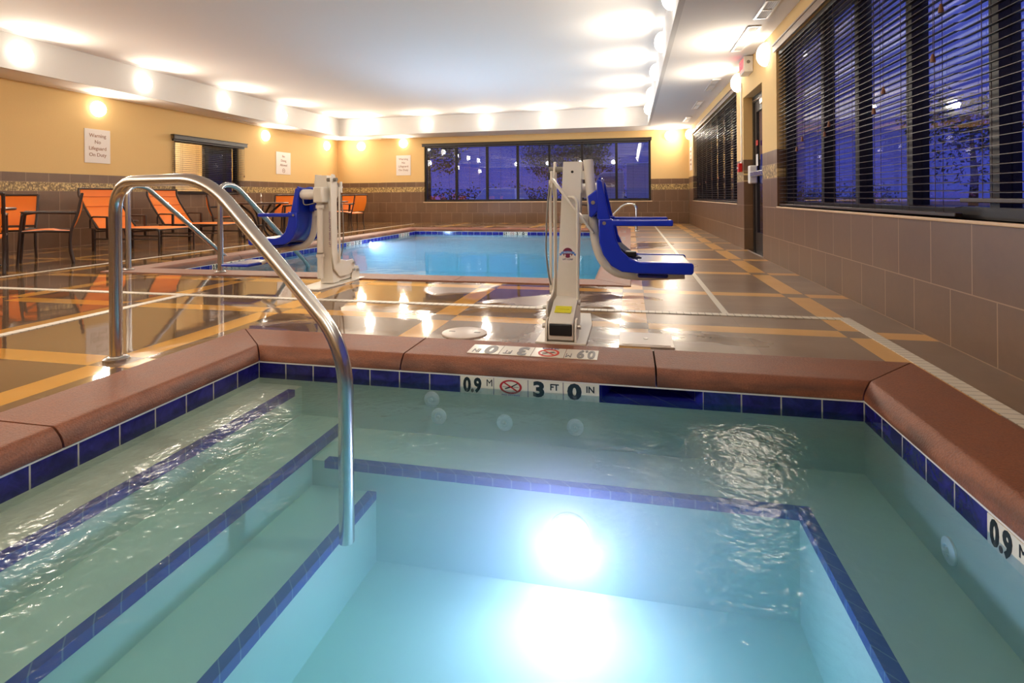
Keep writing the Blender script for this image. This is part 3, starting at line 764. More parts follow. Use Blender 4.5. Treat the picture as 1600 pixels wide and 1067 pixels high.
# depth markers ----------------------------------------------------------------
def marker(loc, M3, label, tw, th, worn=False, order=None):
    """four tiles in a row along local x, local y up, local z out of the surface"""
    e = empty('depth_marker', loc, 0, label, 'depth marker', 'cream depth marker tiles'); e.rotation_euler = M3.to_euler()
    ink, red = (m_inkg, m_redor) if worn else (m_ink, m_red)
    for i in range(4):
        xc = (i - 1.5) * tw
        t_ = MB().box(xc - tw / 2 + .0015, xc + tw / 2 - .0015, -th / 2, th / 2, 0, .003).build('tile', m_marker, e, smooth=False)
        s = th / .078
        if i == 0:
            text('digits', '0.9', .096, ink, t_, (xc - .022, -.002 * s, .0035), (0, 0, 0), bold=.004, sx=.74 * tw / .16, sy=s * .95)
            text('letters', 'M', .046, ink, t_, (xc + .060 * tw / .16, .014 * s, .0035), (0, 0, 0), bold=.0, sx=.9 * tw / .16, sy=s)
        elif i == 1:
            o = no_diving('no_diving_symbol', red, ink, t_, .052); o.location = (xc, .004 * s, .0032); o.scale = (tw / .16, s * .62, 1)
            text('letters', 'NO DIVING', .016, m_blueink, t_, (xc, -.034 * s, .0035), (0, 0, 0), sx=tw / .16, sy=s * .6)
        elif i == 2:
            text('digits', '3', .098, ink, t_, (xc - .03 * tw / .16, -.002 * s, .0035), (0, 0, 0), bold=.0045, sx=1.15 * tw / .16, sy=s * .95)
            text('letters', 'FT', .04, ink, t_, (xc + .04 * tw / .16, .014 * s, .0035), (0, 0, 0), bold=.001, sx=.95 * tw / .16, sy=s)
        else:
            text('digits', '0', .098, ink, t_, (xc - .03 * tw / .16, -.002 * s, .0035), (0, 0, 0), bold=.005, sx=1.2 * tw / .16, sy=s * .95)
            text('letters', 'IN', .04, ink, t_, (xc + .04 * tw / .16, .014 * s, .0035), (0, 0, 0), bold=.001, sx=.95 * tw / .16, sy=s)
    return e
def basis(xv, yv):
    xv, yv = Vector(xv), Vector(yv); return Matrix((xv, yv, xv.cross(yv))).transposed()
MX = basis((1, 0, 0), (0, 0, 1))             # on a wall seen from -y
marker((-.4685, SPA[3] - .0005, -.107), MX, 'cream depth tiles with a no diving symbol on the far waterline of the spa', .1632, .078)
marker((SPA[1] - .0005, 1.36, -.107), basis((0, -1, 0), (0, 0, 1)), 'cream tiles reading 0.9 M on the right waterline of the spa', .156, .078)
marker((-.477, 2.631, .0105), basis((-1, 0, 0), (0, -1, 0)), 'worn upside-down depth tiles in the spa coping before the lift', .16, .15, True)
marker((1.075, 1.33, .0105), basis((0, 1, 0), (-1, 0, 0)), 'worn depth tiles set in the right spa coping at the picture edge', .16, .15, True)
marker((-2.71, PL[3] - .0005, -.105), MX, 'small cream depth tiles on the far waterline of the pool', .15, .08)
ML = basis((0, 1, 0), (0, 0, 1))
marker((PL[0] + .0005, 9.63, -.105), ML, 'cream depth tiles on the left pool waterline beside the glowing underwater light', .15, .08)
marker((PL[0] + .0005, 12.0, -.105), ML, 'cream depth tiles on the left pool waterline nearest the far corner', .15, .08)
marker((PL[0] + .0005, 6.26, -.105), ML, 'cream depth tiles on the left pool waterline behind the pool handrails', .15, .08)
MR = basis((0, 1, 0), (-1, 0, 0))
marker((-.17, 11.9, .0105), MR, 'worn depth tiles in the right pool coping beside the far handrail', .15, .14, True)
marker((-.17, 10.0, .0105), MR, 'worn depth tiles in the right pool coping behind the blue lift seat', .15, .14, True)

# lids in the deck
e = empty('round_lid', (-.933, 2.962, 0), 0, 'round pale deck lid with two slots left of the near lift', 'lid')
MB().lathe([(0, 0), (.13, 0), (.13, .006), (.118, .009), (0, .009)], 32).build('cover', m_cover, e)
for s in (-1, 1): MB().box(s * .075 - .018, s * .075 + .018, -.008, .008, .0088, .0096).build('slot', m_grey, e, smooth=False)
e = empty('square_lid', (.075, 2.995, 0), 0, 'square pale access cover in the deck right of the near lift', 'lid')
MB().box(-.14, .14, -.14, .14, 0, .008).build('frame', m_cover, e, bevel=.002)
MB().box(-.122, .122, -.122, .122, .008, .0105).build('cover', m_cover, e, bevel=.003)
MB().cyl((0, 0, .0105), (0, 0, .013), .012).build('lock', m_metal, e)

# spa jets and underwater lights
def jet(loc, nrm, label):
    e = empty('spa_jet', loc, math.atan2(nrm[1], nrm[0]), label, 'jet', 'white spa jets')
    m = Matrix.Rotation(PI / 2, 4, 'Y')
    MB().lathe([(0, 0), (.038, 0), (.038, .006), (.026, .012), (.018, .012), (.016, .006), (0, .006)], 20, m).build('flange', m_jet, e)
    MB().lathe([(0, .006), (.009, .006), (.008, .018), (.004, .018), (0, .01)], 14, m).build('nozzle', m_jet, e)
yy = SPA[3]
jet((-.939, yy, -.190), (0, -1), 'upper white jet on the spa far wall left of the depth tiles')
jet((-.904, yy, -.268), (0, -1), 'leftmost lower white jet on the spa far wall')
jet((-.580, yy, -.272), (0, -1), 'middle lower white jet on the spa far wall under the depth tiles')
jet((-.252, yy, -.266), (0, -1), 'right lower white jet on the spa far wall under the zero tile')
jet((SPA[1], 1.85, -.285), (-1, 0), 'white jet on the right wall of the spa')
def uw_light(loc, nrm, r, mat, label, tilt=0.0):
    e = empty('underwater_light', loc, math.atan2(nrm[1], nrm[0]), label, 'underwater light'); m = Matrix.Rotation(PI / 2, 4, 'Y')
    MB().lathe([(r, 0), (r + .02, 0), (r + .02, .012), (r, .018)], 28, m).build('trim_ring', m_steel, e)
    m = Matrix.Rotation(PI / 2 - tilt, 4, 'Y')
    MB().lathe([(r, .004), (r * .8, .016), (r * .4, .024), (0, .026)], 24, m).build('lens', mat, e)
uw_light((-.243, BN[0] - .001, -.537), (0, -1), .062, m_spalamp, 'bright round light in the bench riser under the spa water', 0.42)
uw_light((PL[0] + .001, 10.28, -.19), (1, 0), .055, m_poollamp, 'bright underwater light in the left wall of the pool')

# ------------------------------------------------------------------ handrails
def rail(name, pts, r, feet, label, cat='handrail', rad=.16, group=None, origin=None):
    o = Vector(origin or pts[0]); e = empty(name, o, 0, label, cat, group)
    MB().tube(fillet([Vector(p) - o for p in pts], rad, 8), r, 20).build('tube', m_steel, e)
    for f in feet:
        MB().lathe([(0, 0), (.056, 0), (.056, .012), (.046, .02), (r, .022), (r, .03)], 28, Matrix.Translation(Vector(f) - o)).build('flange', m_steel, e)
rail('spa_handrail', [(-2.447, 2.151, 0), (-2.447, 2.151, .868), (-1.765, 1.979, .866), (-1.018, 1.790, .245), (-1.018, 1.790, S3[1])], .0275, [(-2.447, 2.151, .0)],
     'large steel grab rail bending down from the deck into the spa water', rad=.17)
for x_, lb in ((-5.369, 'steel pool entry rail, left one of the pair at the near pool corner'), (-4.2, 'steel pool entry rail, right one of the pair at the near pool corner')):
    rail('pool_handrail', [(x_, 4.87, 0.01), (x_, 4.87, .93), (x_, 5.09, .93), (x_, 6.38, -.05), (x_, 6.45, -.12), (x_, 6.45, -.6)], .0275, [(x_, 4.87, .008)], lb, rad=.2, group='steel pool rails')
rail('pool_handrail', [(.13, 12.2, 0), (.13, 12.2, .60), (-.14, 12.2, .60), (-.62, 12.2, .12), (-.62, 12.2, -.4)], .025, [(.13, 12.2, 0)], 'small steel rail over the far right pool edge, behind the blue seat', rad=.22, group='steel pool rails')

# ------------------------------------------------------------------ pool lifts
def lift(loc, rz, label, footrest, emblem):
    e = empty('pool_lift', loc, rz, label, 'pool lift', 'white pool lifts with blue seats')
    dx = lambda d: -d                                   # seat reaches out along local -x
    # base
    b = MB(); b.prism([(-.105, 0), (.105, 0), (.135, .30), (.135, .75), (-.135, .75), (-.135, .30)], 2, 0, .012); b.build('base_plate', m_white, e, bevel=.003)
    b = MB(); b.prism([(.33, .02), (.74, .02), (.74, .115), (.70, .128), (.52, .19), (.33, .19)], 0, -.068, .068); base = b.build('base_beam', m_white, e, bevel=.006)
    MB().box(-.06, .06, .735, .748, .045, .108).build('end_cap', m_black, base, bevel=.006)
    b = MB(); b.prism([(-.045, .0), (.045, .0), (.045, .07), (-.045, .07)], 2, 0, .001)
    st = b.build('warning_sticker', m_yellow, base, smooth=False); ang = math.atan2(.128 - .19, .18)
    st.location = (0, .585, .1705); st.rotation_euler = (ang, 0, 0)
    tx = text('sticker_lettering', 'WARNING', .014, m_black, base, (0, .618, .1605), (ang, 0, PI), depth=.0004)
    for s in (-1, 1):
        MB().prism([(.60, .012), (.745, .012), (.74, .09), (.715, .125), (.66, .125), (.60, .06)], 0, s * .078 - .005, s * .078 + .005).build('side_bracket', m_white, base)
        MB().cyl((s * .083, .695, .085), (s * .103, .695, .085), .013, 12).build('bolt', m_metal, base)
    # column, leaning slightly towards the seat
    b = MB(); X0, X1, yc0, yc1 = .018, -.032, .27, .38
    for s in (1,):
        vs_ = []
        for z, xc, w in ((.02, X0, .061), (.985, X1, .055)):
            vs_.append([(xc - w, yc0, z), (xc + w, yc0, z), (xc + w, yc1, z), (xc - w, yc1, z)])
        A = [b.b.verts.new(p) for p in vs_[0]]; B = [b.b.verts.new(p) for p in vs_[1]]
        q = .006; C = [b.b.verts.new((p[0] + (q if k in (0, 3) else -q), p[1] + (q if k in (0, 1) else -q), p[2])) for k, p in enumerate(vs_[1])]
        D = [b.b.verts.new((p[0] + (q if k in (0, 3) else -q), p[1] + (q if k in (0, 1) else -q), .80)) for k, p in enumerate(vs_[1])]
        for i in range(4):
            j = (i + 1) % 4
            b.b.faces.new([A[i], A[j], B[j], B[i]]); b.b.faces.new([B[i], B[j], C[j], C[i]]); b.b.faces.new([C[i], C[j], D[j], D[i]])
        b.b.faces.new(A); b.b.faces.new(D)
    col = b.build('column', m_white, e)
    MB().cyl((-.03, .3805, .925), (-.03, .3815, .925), .008, 14).build('round_hole', m_black, col)
    MB().box(-.034, -.018, .2685, .2695, .25, .62).build('slot', m_bluedark, col, smooth=False)
    text('lettering', 'REVOLUTION SERIES LIFT', .030, m_purple, col, (.052, .2690, .50), (PI / 2, PI / 2, 0), bold=.0006, sx=.95)
    if emblem:
        em = empty('emblem', (-.0, .3805, .44)); em.parent = col
        MB().lathe([(0, 0), (.055, 0), (.055, .0008), (0, .0008)], 28, Matrix.Rotation(-PI / 2, 4, 'X')).build('disc', m_signb, em, smooth=False)
        MB().lathe([(0, .0008), (.030, .0008), (.030, .0016), (0, .0016)], 28, Matrix.Translation((0, 0, .006)) @ Matrix.Rotation(-PI / 2, 4, 'X')).build('globe', m_maroon, em, smooth=False)
        for gx in (-.017, .017): MB().box(gx - .004, gx + .004, .0016, .0019, -.018, -.004).build('continent', m_signb, em, smooth=False)
        b = MB(); b.prism([(-.040, -.004), (-.03, .0), (0, .003), (.03, .0), (.040, -.004), (.040, .010), (.03, .014), (0, .017), (-.03, .014), (-.040, .010)], 1, .0016, .0024)
        b.prism([(-.052, -.014), (-.036, -.008), (-.036, .004), (-.052, .0), (-.046, -.007)], 1, .0008, .0015).prism([(.052, -.014), (.036, -.008), (.036, .004), (.052, .0), (.046, -.007)], 1, .0008, .0015)
        b.build('ribbon', m_ribbon, em, smooth=False)
        text('ribbon_lettering', 'GLOBAL', .013, m_signb, em, (0, .0026, .0068), (PI / 2, 0, PI), depth=.0002)
        text('emblem_lettering', 'LIFT CORP', .013, m_navy, em, (0, .0012, -.033), (PI / 2, 0, PI), bold=.0004, depth=.0002)
    # actuator on the far face
    b = MB(); b.cyl((-.012, .215, .07), (-.012, .215, .70), .026).cyl((-.012, .215, .26), (-.012, .215, .285), .034).cyl((-.012, .215, .69), (-.012, .215, .72), .036); act = b.build('actuator', m_white, e)
    MB().cyl((-.012, .215, .27), (-.012, .215, .30), .0275).build('collar', m_metal, act)
    b = MB(); b.box(-.045, .045, .155, .265, .74, .88); b.build('gear_box', m_white, act, bevel=.012)
    b = MB(); b.tube([(-.035, .205, .815), (-.11, .205, .815), (-.17, .205, .815), (-.185, .205, .815)], [.040, .046, .046, .036], 20); b.build('motor', m_whiteplastic, act)
    MB().tube(fillet([(-.15, .17, .775), (-.13, .15, .72), (-.05, .16, .73), (.0, .165, .76)], .05), .005, 8).build('motor_cable', m_grey, act)
    # linkage
    b = MB(); b.prism([(.22, .955), (.245, .995), (.29, .99), (.31, .94), (.36, .895), (.372, .83), (.32, .775), (.328, .30), (.38, .225), (.48, .20), (.60, .20), (.642, .155), (.62, .085), (.50, .06), (.36, .07), (.27, .15), (.232, .30)], 0, .083, .094)
    jp = b.build('link_plate', m_white, e, bevel=.003)
    MB().cyl((.03, .27, .945), (.125, .27, .945), .017, 14).build('pivot_knob', m_grey, jp)
    for yb2, zb2 in ((.60, .165), (.595, .10)): MB().cyl((.095, yb2, zb2), (.115, yb2, zb2), .011, 12).build('bolt', m_metal, jp)
    b = MB(); b.tube([(.108, .335, .20), (.108, .335, .88)], .009, 10); b.build('link_rod', m_white, e)
    b = MB(); b.tube(fillet([(-.066, .46, .16), (-.066, .46, .75), (-.045, .46, .775), (-.01, .40, .775)], .02), .009, 10).cyl((-.08, .46, .17), (-.045, .46, .17), .016, 12); b.build('link_rod', m_white, e)
    b = MB(); b.tube(fillet([(.10, .33, .92), (.125, .36, .72), (.135, .36, .45), (.115, .37, .30), (.105, .36, .25)], .12), .0055, 8); b.build('cable', m_grey, e)
    b = MB(); b.bar((.088, .395, .885), (dx(.155), .408, .565), .014, .072, up=(0, 1, 0)); b.bar((.09, .395, .93), (.09, .395, .83), .016, .03, up=(0, 1, 0)); b.build('diagonal_arm', m_white, e, bevel=.003)
    # mast tube, bent under the seat
    b = MB(); b.tube(fillet([(dx(.122), .37, .995), (dx(.165), .37, .50), (dx(.20), .37, .40), (dx(.275), .37, .335), (dx(.40), .37, .318), (dx(.66), .37, .335)], .10, 6), .029, 20); b.build('mast', m_white, e)
    for zz in (.62, .88): MB().box(dx(.12), -.03, .30, .37, zz, zz + .05).build('mast_bracket', m_white, e)
    # seat
    side = [(.194, .657), (.197, .526), (.218, .462), (.261, .402), (.318, .371), (.412, .363), (.676, .362), (.686, .372), (.688, .412), (.680, .424), (.412, .426), (.362, .440), (.316, .482), (.288, .544), (.268, .657)]
    seat = MB().box(dx(.56), dx(.40), .17, .57, .335, .362).build('seat_underframe', m_bluedark, e, bevel=.01)
    for ya in (.14, .575):
        MB().prism([(dx(d), z) for d, z in side], 1, ya, ya + .035).build('side_panel', m_blue, e, bevel=.006)
        MB().prism([(dx(d), z) for d, z in [(.187, .655), (.185, .862), (.196, .872), (.212, .862), (.235, .75), (.258, .655)]], 1, ya + .004, ya + .031).build('back_post', m_blue, e, bevel=.005)
        b = MB(); b.box(dx(.585), dx(.20), ya - .004, ya + .034, .617, .650)
        ar = b.build('armrest', m_blue, e, bevel=.007)
        MB().cyl((dx(.225), ya - .007, .633), (dx(.225), ya + .038, .633), .010, 12).build('bolt', m_metal, ar)
    # moulded shell between the sides
    path = [(.192, .868), (.196, .66), (.203, .53), (.228, .462), (.275, .408), (.33, .388), (.42, .383), (.56, .392)]
    b = MB(); A = []; N = 12
    for th in (0, .014):
        rows = []
        for d, z in path:
            rows.append([b.b.verts.new((dx(d + th), .172 + (.578 - .172) * k / N, z + th + .006 * math.cos(2 * PI * k / N * 2))) for k in range(N + 1)])
        A.append(rows)
    for L_ in range(2):
        for i in range(len(path) - 1):
            for k in range(N): b.b.faces.new([A[L_][i][k], A[L_][i][k + 1], A[L_][i + 1][k + 1], A[L_][i + 1][k]])
    for i in range(len(path) - 1):
        for k in (0, N): b.b.faces.new([A[0][i][k], A[0][i + 1][k], A[1][i + 1][k], A[1][i][k]])
    for i in (0, len(path) - 1):
        for k in range(N): b.b.faces.new([A[0][i][k], A[0][i][k + 1], A[1][i][k + 1], A[1][i][k]])
    b.build('seat_shell', m_blue, e)
    b = MB(); b.box(dx(.676), dx(.40), .172, .578, .404, .420); b.build('seat_pan', m_seatpan, e, bevel=.006)
    MB().box(dx(.175), dx(.13), .30, .44, .66, .78).build('mast_clamp', m_blue, e, bevel=.008)
    MB().prism([(dx(d), z) for d, z in [(.135, .78), (.19, .82), (.195, .70), (.152, .66)]], 1, .44, .60).build('back_bracket', m_blue, e, bevel=.006)
    MB().cyl((dx(.165), .598, .745), (dx(.165), .606, .745), .011, 12).build('bolt', m_metal, e)
    MB().box(dx(.665), dx(.565), .32, .42, .335, .362).build('front_bracket', m_steel, e, bevel=.003)
    b = MB(); b.bar((dx(.31), .24, .455), (dx(.40), .50, .435), .05, .008).bar((dx(.29), .30, .50), (dx(.375), .54, .45), .045, .01); sb = b.build('seat_belt', m_strap, e, bevel=.002)
    MB().box(dx(.395), dx(.335), .49, .555, .445, .475).build('belt_buckle', m_black, sb, bevel=.006)
    if footrest:
        b = MB(); b.tube(fillet([(dx(.50), .37, .335), (dx(.56), .37, .25), (dx(.74), .37, .165)], .08), .018, 14); fr_ = b.build('footrest_arm', m_white, e)
        b = MB(); b.box(dx(1.0), dx(.71), .17, .57, .158, .182); b.build('footrest', m_blue, e, bevel=.008)
        b = MB(); b.box(dx(.97), dx(.74), .21, .53, .182, .186); b.build('tread', m_seatpan, fr_, smooth=False)
    return e
lift((-.365, 3.575, 0), PI, 'white pool lift with blue seat turned right, standing just behind the spa', False, True)
lift((-2.68, 4.10, 0), 0, 'white pool lift with blue seat and footrest over the near edge of the pool', True, False)

# ------------------------------------------------------------------ furniture
def make_lounge():
    e = empty('chaise_lounge', (0, 0, 0))
    W = .33; zs = .345; hx = -.20; tx, tz = -.60, .955
    def sling(path, name):
        b = MB(); N = 8; rows = []
        for x, z in path: rows.append([b.b.verts.new((x, -W + .03 + (2 * W - .06) * k / N, z - .012 * math.sin(PI * k / N))) for k in range(N + 1)])
        top = rows; bot = [[b.b.verts.new((v.co.x - .006, v.co.y, v.co.z - .010)) for v in r] for r in rows]
        for R_ in (top, bot):
            for i in range(len(R_) - 1):
                for k in range(N): b.b.faces.new([R_[i][k], R_[i][k + 1], R_[i + 1][k + 1], R_[i + 1][k]])
        for i in range(len(top) - 1):
            for k in (0, N): b.b.faces.new([top[i][k], top[i + 1][k], bot[i + 1][k], bot[i][k]])
        for i in (0, len(top) - 1):
            for k in range(N): b.b.faces.new([top[i][k], top[i][k + 1], bot[i][k + 1], bot[i][k]])
        return b.build(name, m_sling, e)
    pb = lambda t_: (hx + (tx - hx) * t_ - .03 * math.sin(PI * t_) + (.05 * max(0, t_ - .82) / .18), zs + (tz - zs) * t_)
    bk = sling([pb(i / 10) for i in range(11)], 'back_sling')
    for t_ in (.28, .55, .80):
        x, z = pb(t_); MB().box(x + .001, x + .007, -W + .04, W - .04, z - .006, z + .004).build('seam', m_seam, bk, smooth=False)
    ps = lambda t_: (hx + .01 + (.86 - hx) * t_, zs + .012 * math.sin(PI * t_))
    st_ = sling([ps(i / 8) for i in range(9)], 'seat_sling')
    for s in (-1, 1):
        MB().tube(fillet([(hx, s * W, zs - .005), (.86, s * W, zs - .005), (.885, s * W, zs - .03), (.885, s * W, 0)], .05), .014, 10).build('side_rail', m_frame, e)
        MB().tube([(*[pb(i / 6)[0], s * W], pb(i / 6)[1]) for i in range(7)], .014, 10).build('back_rail', m_frame, e)
        MB().tube([(-.28, s * W, .19), (.86, s * W, .19)], .011, 8).build('stretcher', m_frame, e)
        MB().box(-.30, -.25, s * W - .014, s * W + .014, 0, .34).build('leg', m_frame, e, bevel=.004)
        MB().box(-.045, -.005, s * W - .012, s * W + .012, .20, .52).build('arm_post', m_frame, e, bevel=.004)
        MB().tube(fillet([(-.025, s * W, .52), (-.30, s * W, .525), (-.34, s * W, .48), (-.34, s * W, .35)], .06), .012, 8).build('armrest', m_frame, e)
        MB().tube([(-.26, s * W * .9, .34), (-.42, s * W * .9, .62)], .009, 8).build('back_strut', m_frame, e)
    for x in (-.27, .4, .875): MB().tube([(x, -W, .33 if x > .8 else .30), (x, W, .33 if x > .8 else .30)], .012, 8).build('cross_bar', m_frame, e)
    MB().tube([(pb(1)[0], -W, pb(1)[1]), (pb(1)[0], W, pb(1)[1])], .014, 10).build('top_bar', m_frame, e)
    return e
l0 = make_lounge()
for i, (x_, y_, rz, lb) in enumerate(((-7.68, 6.97, .02, 'orange sling chaise lounge nearest the dining table, partly behind the spa rail'),
                                      (-7.80, 8.28, .03, 'orange sling chaise lounge in front of the small left window'))):
    o = l0 if i == 0 else copy_tree(l0)
    o.location = (x_, y_, 0); o.rotation_euler = (0, 0, rz); tag(o, lb, 'lounge chair', 'orange chaise lounges by the left wall')

def make_side_table():
    e = empty('side_table', (0, 0, 0))
    MB().lathe([(0, .40), (.22, .40), (.225, .41), (.22, .42), (0, .42)], 28).build('tabletop', m_tabletop, e)
    for k in range(3):
        a = 2 * PI * k / 3; MB().tube([(.18 * math.cos(a), .18 * math.sin(a), .40), (.06 * math.cos(a), .06 * math.sin(a), .22), (.20 * math.cos(a), .20 * math.sin(a), 0)], .010, 8).build('leg', m_frame, e)
    return e
o = make_side_table(); o.location = (-8.55, 7.66, 0); tag(o, 'small round dark side table between the two orange lounges', 'side table')

def make_chair():
    """faces local +x; origin on the floor under the seat middle"""
    e = empty('dining_chair', (0, 0, 0)); W = .25
    b = MB(); N = 6; rows = []
    def sheet(path, name, th):
        b = MB(); tp = [[b.b.verts.new((x, -W + .02 + (2 * W - .04) * k / N, z)) for k in range(N + 1)] for x, z in path]
        bt = [[b.b.verts.new((x - th[0], -W + .02 + (2 * W - .04) * k / N, z - th[1])) for k in range(N + 1)] for x, z in path]
        for R_ in (tp, bt):
            for i in range(len(path) - 1):
                for k in range(N): b.b.faces.new([R_[i][k], R_[i][k + 1], R_[i + 1][k + 1], R_[i + 1][k]])
        for i in range(len(path) - 1):
            for k in (0, N): b.b.faces.new([tp[i][k], tp[i + 1][k], bt[i + 1][k], bt[i][k]])
        for i in (0, len(path) - 1):
            for k in range(N): b.b.faces.new([tp[i][k], tp[i][k + 1], bt[i][k + 1], bt[i][k]])
        return b.build(name, m_sling, e)
    sheet([(-.22 + .47 * i / 8, .405 + .022 * math.sin(PI * i / 8) - .012 * (i < 3)) for i in range(9)], 'seat', (0, .012))
    bkp = lambda t_: (-.235 - .085 * t_ - .03 * math.sin(PI * t_), .44 + .405 * t_)
    sheet([bkp(i / 6) for i in range(7)], 'backrest', (.010, 0))
    for s in (-1, 1):
        y = s * W
        MB().tube(fillet([(-.24, y, 0), (-.20, y, .20), (-.215, y, .42), (-.275, y, .58), (-.325, y, .86)], .15), .016, 10).build('rear_leg', m_frame, e)
        MB().tube(fillet([(.27, y, 0), (.245, y, .40), (.225, y, .615), (.10, y, .635), (-.27, y, .62)], .03), .014, 10).build('front_leg', m_frame, e)
        MB().bar((-.25, y, .625), (.235, y, .632), .035, .014).build('armrest', m_frame, e, bevel=.004)
        MB().tube([(-.21, y, .395), (.02, y, .41), (.25, y, .405)], .013, 8).build('seat_rail', m_frame, e)
    MB().tube([(-.325, -W, .855), (-.325, W, .855)], .016, 10).build('top_bar', m_frame, e)
    MB().tube([(-.235, -W, .44), (-.235, W, .44)], .011, 8).build('back_bar', m_frame, e)
    MB().tube([(.25, -W, .395), (.25, W, .395)], .012, 8).build('front_bar', m_frame, e)
    return e
c0 = make_chair(); used = [False]
def chair(x_, y_, fx, fy, lb):
    o = copy_tree(c0) if used[0] else c0; used[0] = True
    o.location = (x_, y_, 0); o.rotation_euler = (0, 0, math.atan2(fy, fx)); tag(o, lb, 'dining chair', 'orange sling dining chairs')
def make_table():
    e = empty('dining_table', (0, 0, 0))
    MB().lathe([(0, .665), (.52, .665), (.535, .675), (.535, .69), (.525, .70), (0, .70)], 40).build('tabletop', m_tabletop, e)
    MB().lathe([(.10, .20), (.10, .24), (0, .24)], 20).build('hub', m_frame, e)
    for k in range(4):
        a = PI / 4 + k * PI / 2; c_, s_ = math.cos(a), math.sin(a)
        MB().tube(fillet([(.42 * c_, .42 * s_, .662), (.16 * c_, .16 * s_, .45), (.09 * c_, .09 * s_, .22), (.20 * c_, .20 * s_, .09), (.40 * c_, .40 * s_, 0.0)], .15), [.02] * 24 if False else .022, 10).build('leg', m_frame, e)
    return e
t0 = make_table()
for i, (x_, y_, lb) in enumerate(((-7.56, 4.66, 'round dark dining table at the left picture edge'), (-7.49, 9.83, 'round dark dining table behind the loungers, seen through the pool rails'),
                                  (-7.75, 12.75, 'round dark dining table in the back left corner, behind the far lift'))):
    o = t0 if i == 0 else copy_tree(t0); o.location = (x_, y_, 0); o.rotation_euler = (0, 0, .3 * i); tag(o, lb, 'dining table', 'round dark dining tables')
    nm = ('left-edge', 'middle', 'back corner')[i]
    e = empty('table_stand', (x_, y_, .70), 0, 'slim chrome stand on the %s dining table' % nm, 'table stand', 'chrome stands on the tables')
    MB().lathe([(0, 0), (.045, 0), (.045, .006), (.008, .012), (0, .012)], 20).build('foot', m_steel, e)
    MB().lathe([(0, .012), (.006, .012), (.006, .10), (.016, .11), (.018, .14), (.008, .16), (.006, .20), (0, .20)], 14).build('stem', m_steel, e)
chair(-7.0, 5.27, -.627, -.78, 'orange sling armchair seen side-on in front of the nearest lounge')
chair(-7.92, 5.42, .6, -.8, 'orange armchair facing the camera behind the left-edge table')
chair(-6.80, 4.36, -.80, .60, 'orange armchair cut by the left picture edge, its back towards the camera')
chair(-7.95, 9.36, .73, .68, 'orange armchair left of the middle table, beside the second lounge foot')
chair(-7.62, 10.60, .16, -.98, 'orange armchair behind the middle table facing the camera')
chair(-6.98, 10.25, -.77, -.63, 'orange armchair right of the middle table, partly behind the blue lift seat')
chair(-7.06, 12.72, -.99, .14, 'orange armchair on the pool side of the back corner table')
chair(-7.68, 13.55, .08, -1, 'orange armchair on the far side of the back corner table')

# ------------------------------------------------------------------ outside
struct(MB().box(-60, 60, 15.9, 90, -.42, -.34).build('ground', m_asphalt, smooth=False))
struct(MB().box(1.9, 60, -30, 15.9, -.42, -.34).build('ground_side', m_asphalt, smooth=False))
tag(MB().box(-40, 40, 25.5, 28.5, -.34, -.26).build('lawn', m_grass, smooth=False), 'strip of lawn beyond the parked car outside the back window', 'lawn')
e = empty('car', (-4.95, 20.6, -.34), 0, 'pale parked car facing the back window', 'car')
b = MB(); b.prism([(-2.0, .28), (-2.05, .62), (-1.85, .84), (-.95, .98), (1.7, 1.0), (2.1, .85), (2.1, .28)], 0, -.9, .9); b.build('body', m_car, e, bevel=.08, seg=3)
b = MB()
A = [(-.86, -1.0, .96), (.86, -1.0, .96), (.66, -.25, 1.46), (-.66, -.25, 1.46)]; B = [(-.86, 1.7, .98), (.86, 1.7, .98), (.66, 1.1, 1.46), (-.66, 1.1, 1.46)]
va = [b.b.verts.new(p) for p in A]; vb = [b.b.verts.new(p) for p in B]
b.b.faces.new(va); b.b.faces.new(vb[::-1]); b.b.faces.new([va[3], va[2], vb[2], vb[3]]); b.b.faces.new([va[0], va[3], vb[3], vb[0]]); b.b.faces.new([va[1], vb[1], vb[2], va[2]])
b.build('cabin', m_car, e, bevel=.05)
b = MB(); b.quad((-.76, -.96, 1.0), (.76, -.96, 1.0), (.60, -.30, 1.42), (-.60, -.30, 1.42)); ws_ = b.build('windscreen', m_carglass, e, smooth=False)
ws_.location = (0, -.03, .02)
for s in (-1, 1):
    MB().box(s * .98 - .1, s * .98 + .1, -.8, -.68, .96, 1.08).build('mirror', m_car, e, bevel=.03)
    MB().box(s * .62 - .16, s * .62 + .16, -2.06, -1.98, .62, .74).build('headlamp', m_whiteplastic, e, bevel=.02)
    for y in (-1.3, 1.35): MB().cyl((s * .82, y, .31), (s * .92, y, .31), .31, 24).build('wheel', m_tyre, e)
e = empty('truck', (-.8, 39.5, -.34), 0, 'white box truck parked across the lot, right side of the back window', 'truck')
b = MB(); b.prism([(-3.0, .55), (-3.05, 1.15), (-2.9, 1.55), (-1.75, 1.75), (-1.35, 2.65), (-1.1, 2.8), (.35, 2.8), (.35, .55)], 1, -1.1, 1.1); b.build('cab', m_truck, e, bevel=.08, seg=3)
MB().prism([(-1.35, 1.75), (-1.12, 2.5), (-.1, 2.5), (-.1, 1.75)], 1, -1.112, -1.10).build('side_window', m_carglass, e, smooth=False)
b = MB(); b.quad((-1.80, -.95, 1.80), (-1.80, .95, 1.80), (-1.42, .85, 2.6), (-1.42, -.85, 2.6)); b.build('windscreen', m_carglass, e, smooth=False)
MB().box(.55, 6.0, -1.2, 1.2, .95, 3.4).build('cargo_box', m_truck, e, bevel=.03)
MB().box(-2.9, 6.0, -.9, .9, .45, .62).build('chassis', m_tyre, e, smooth=False)
for x_ in (-2.0, 4.2):
    for s in (-1, 1): MB().cyl((x_, s * .85, .48), (x_, s * 1.12, .48), .48, 24).build('wheel', m_tyre, e)
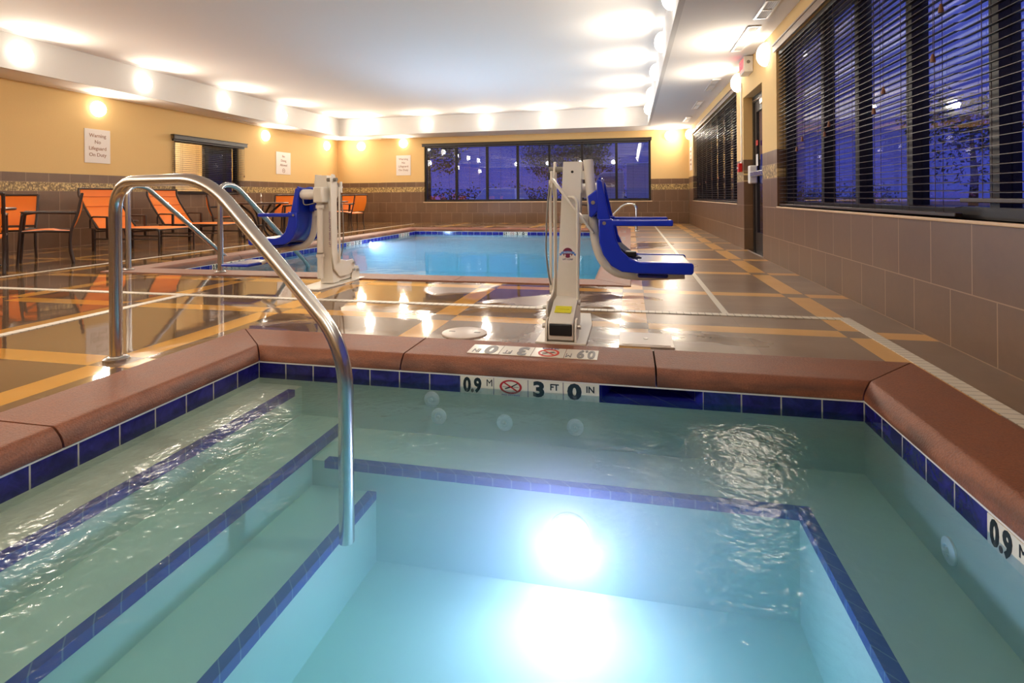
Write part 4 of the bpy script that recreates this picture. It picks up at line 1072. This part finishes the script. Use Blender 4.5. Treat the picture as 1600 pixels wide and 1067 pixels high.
def tree(x_, y_, h, r, lb, n=3600):
    e = empty('tree', (x_, y_, -.3), 0, lb, 'tree', 'trees outside the windows')
    MB().tube([(0, 0, 0), (.1, 0, h * .3), (0, .1, h * .75)], [.22, .16, .05], 8).build('trunk', m_bark, e)
    b = MB(); rnd = random.Random(int(x_ * 10 + y_))
    blobs = [(rnd.uniform(-.55, .55) * r, rnd.uniform(-.5, .5) * r, h * (.45 + .5 * rnd.random()), r * rnd.uniform(.35, .6)) for _ in range(10)]
    for i in range(n):
        bx_, by_, bz_, br = blobs[i % 10]; d = Vector((rnd.gauss(0, 1), rnd.gauss(0, 1), rnd.gauss(0, 1))).normalized() * br * rnd.uniform(.5, 1.05)
        c = Vector((bx_, by_, bz_)) + d; a = Vector((rnd.gauss(0, 1), rnd.gauss(0, 1), rnd.gauss(0, 1))).normalized(); q = a.orthogonal().normalized(); s_ = rnd.uniform(.06, .16)
        b.quad(c - a * s_, c + q * s_ * .6, c + a * s_, c - q * s_ * .6)
    b.build('foliage', m_leaf, e, smooth=False)
tree(-15.5, 40, 8.0, 3.6, 'dark tree beyond the left panes of the back window')
tree(-9.2, 62, 9.5, 3.4, 'tall dark tree beyond the fourth pane of the back window')
tree(-4.4, 52, 6.2, 3.6, 'broad dark tree left of the truck beyond the back window')
tree(-2.6, 35.2, 8.6, 2.6, 'thin leafy tree reaching into the top of the fifth back pane')
tree(16, 30, 6.0, 3.0, 'dark tree outside the left end of the near right window', 2000)
tree(26, 16, 5.2, 3.6, 'added dark low tree outside the middle of the near right window', 3000)  # this and the following right-side trees added to darken the right window
tree(15, 5.5, 4.4, 2.6, 'added dark bushy tree outside the right end of the near right window', 3000)
tree(22, 24, 5.6, 3.6, 'added dark spreading tree outside the second pane of the near right window', 3000)
b = MB(); rnd = random.Random(3)
for i in range(9000):
    x_ = rnd.uniform(-28, 24); c = Vector((x_, 57 + rnd.uniform(-1.5, 1.5), -.3 + abs(rnd.gauss(0, .9)))); a = Vector((rnd.gauss(0, 1), rnd.gauss(0, 1), rnd.gauss(0, 1))).normalized(); q = a.orthogonal().normalized()
    b.quad(c - a * .13, c + q * .09, c + a * .13, c - q * .09)
o = b.build('hedge', m_leaf, smooth=False); o['kind'] = 'stuff'; tag(o, 'dark hedge line along the far side of the parking lot', 'hedge')
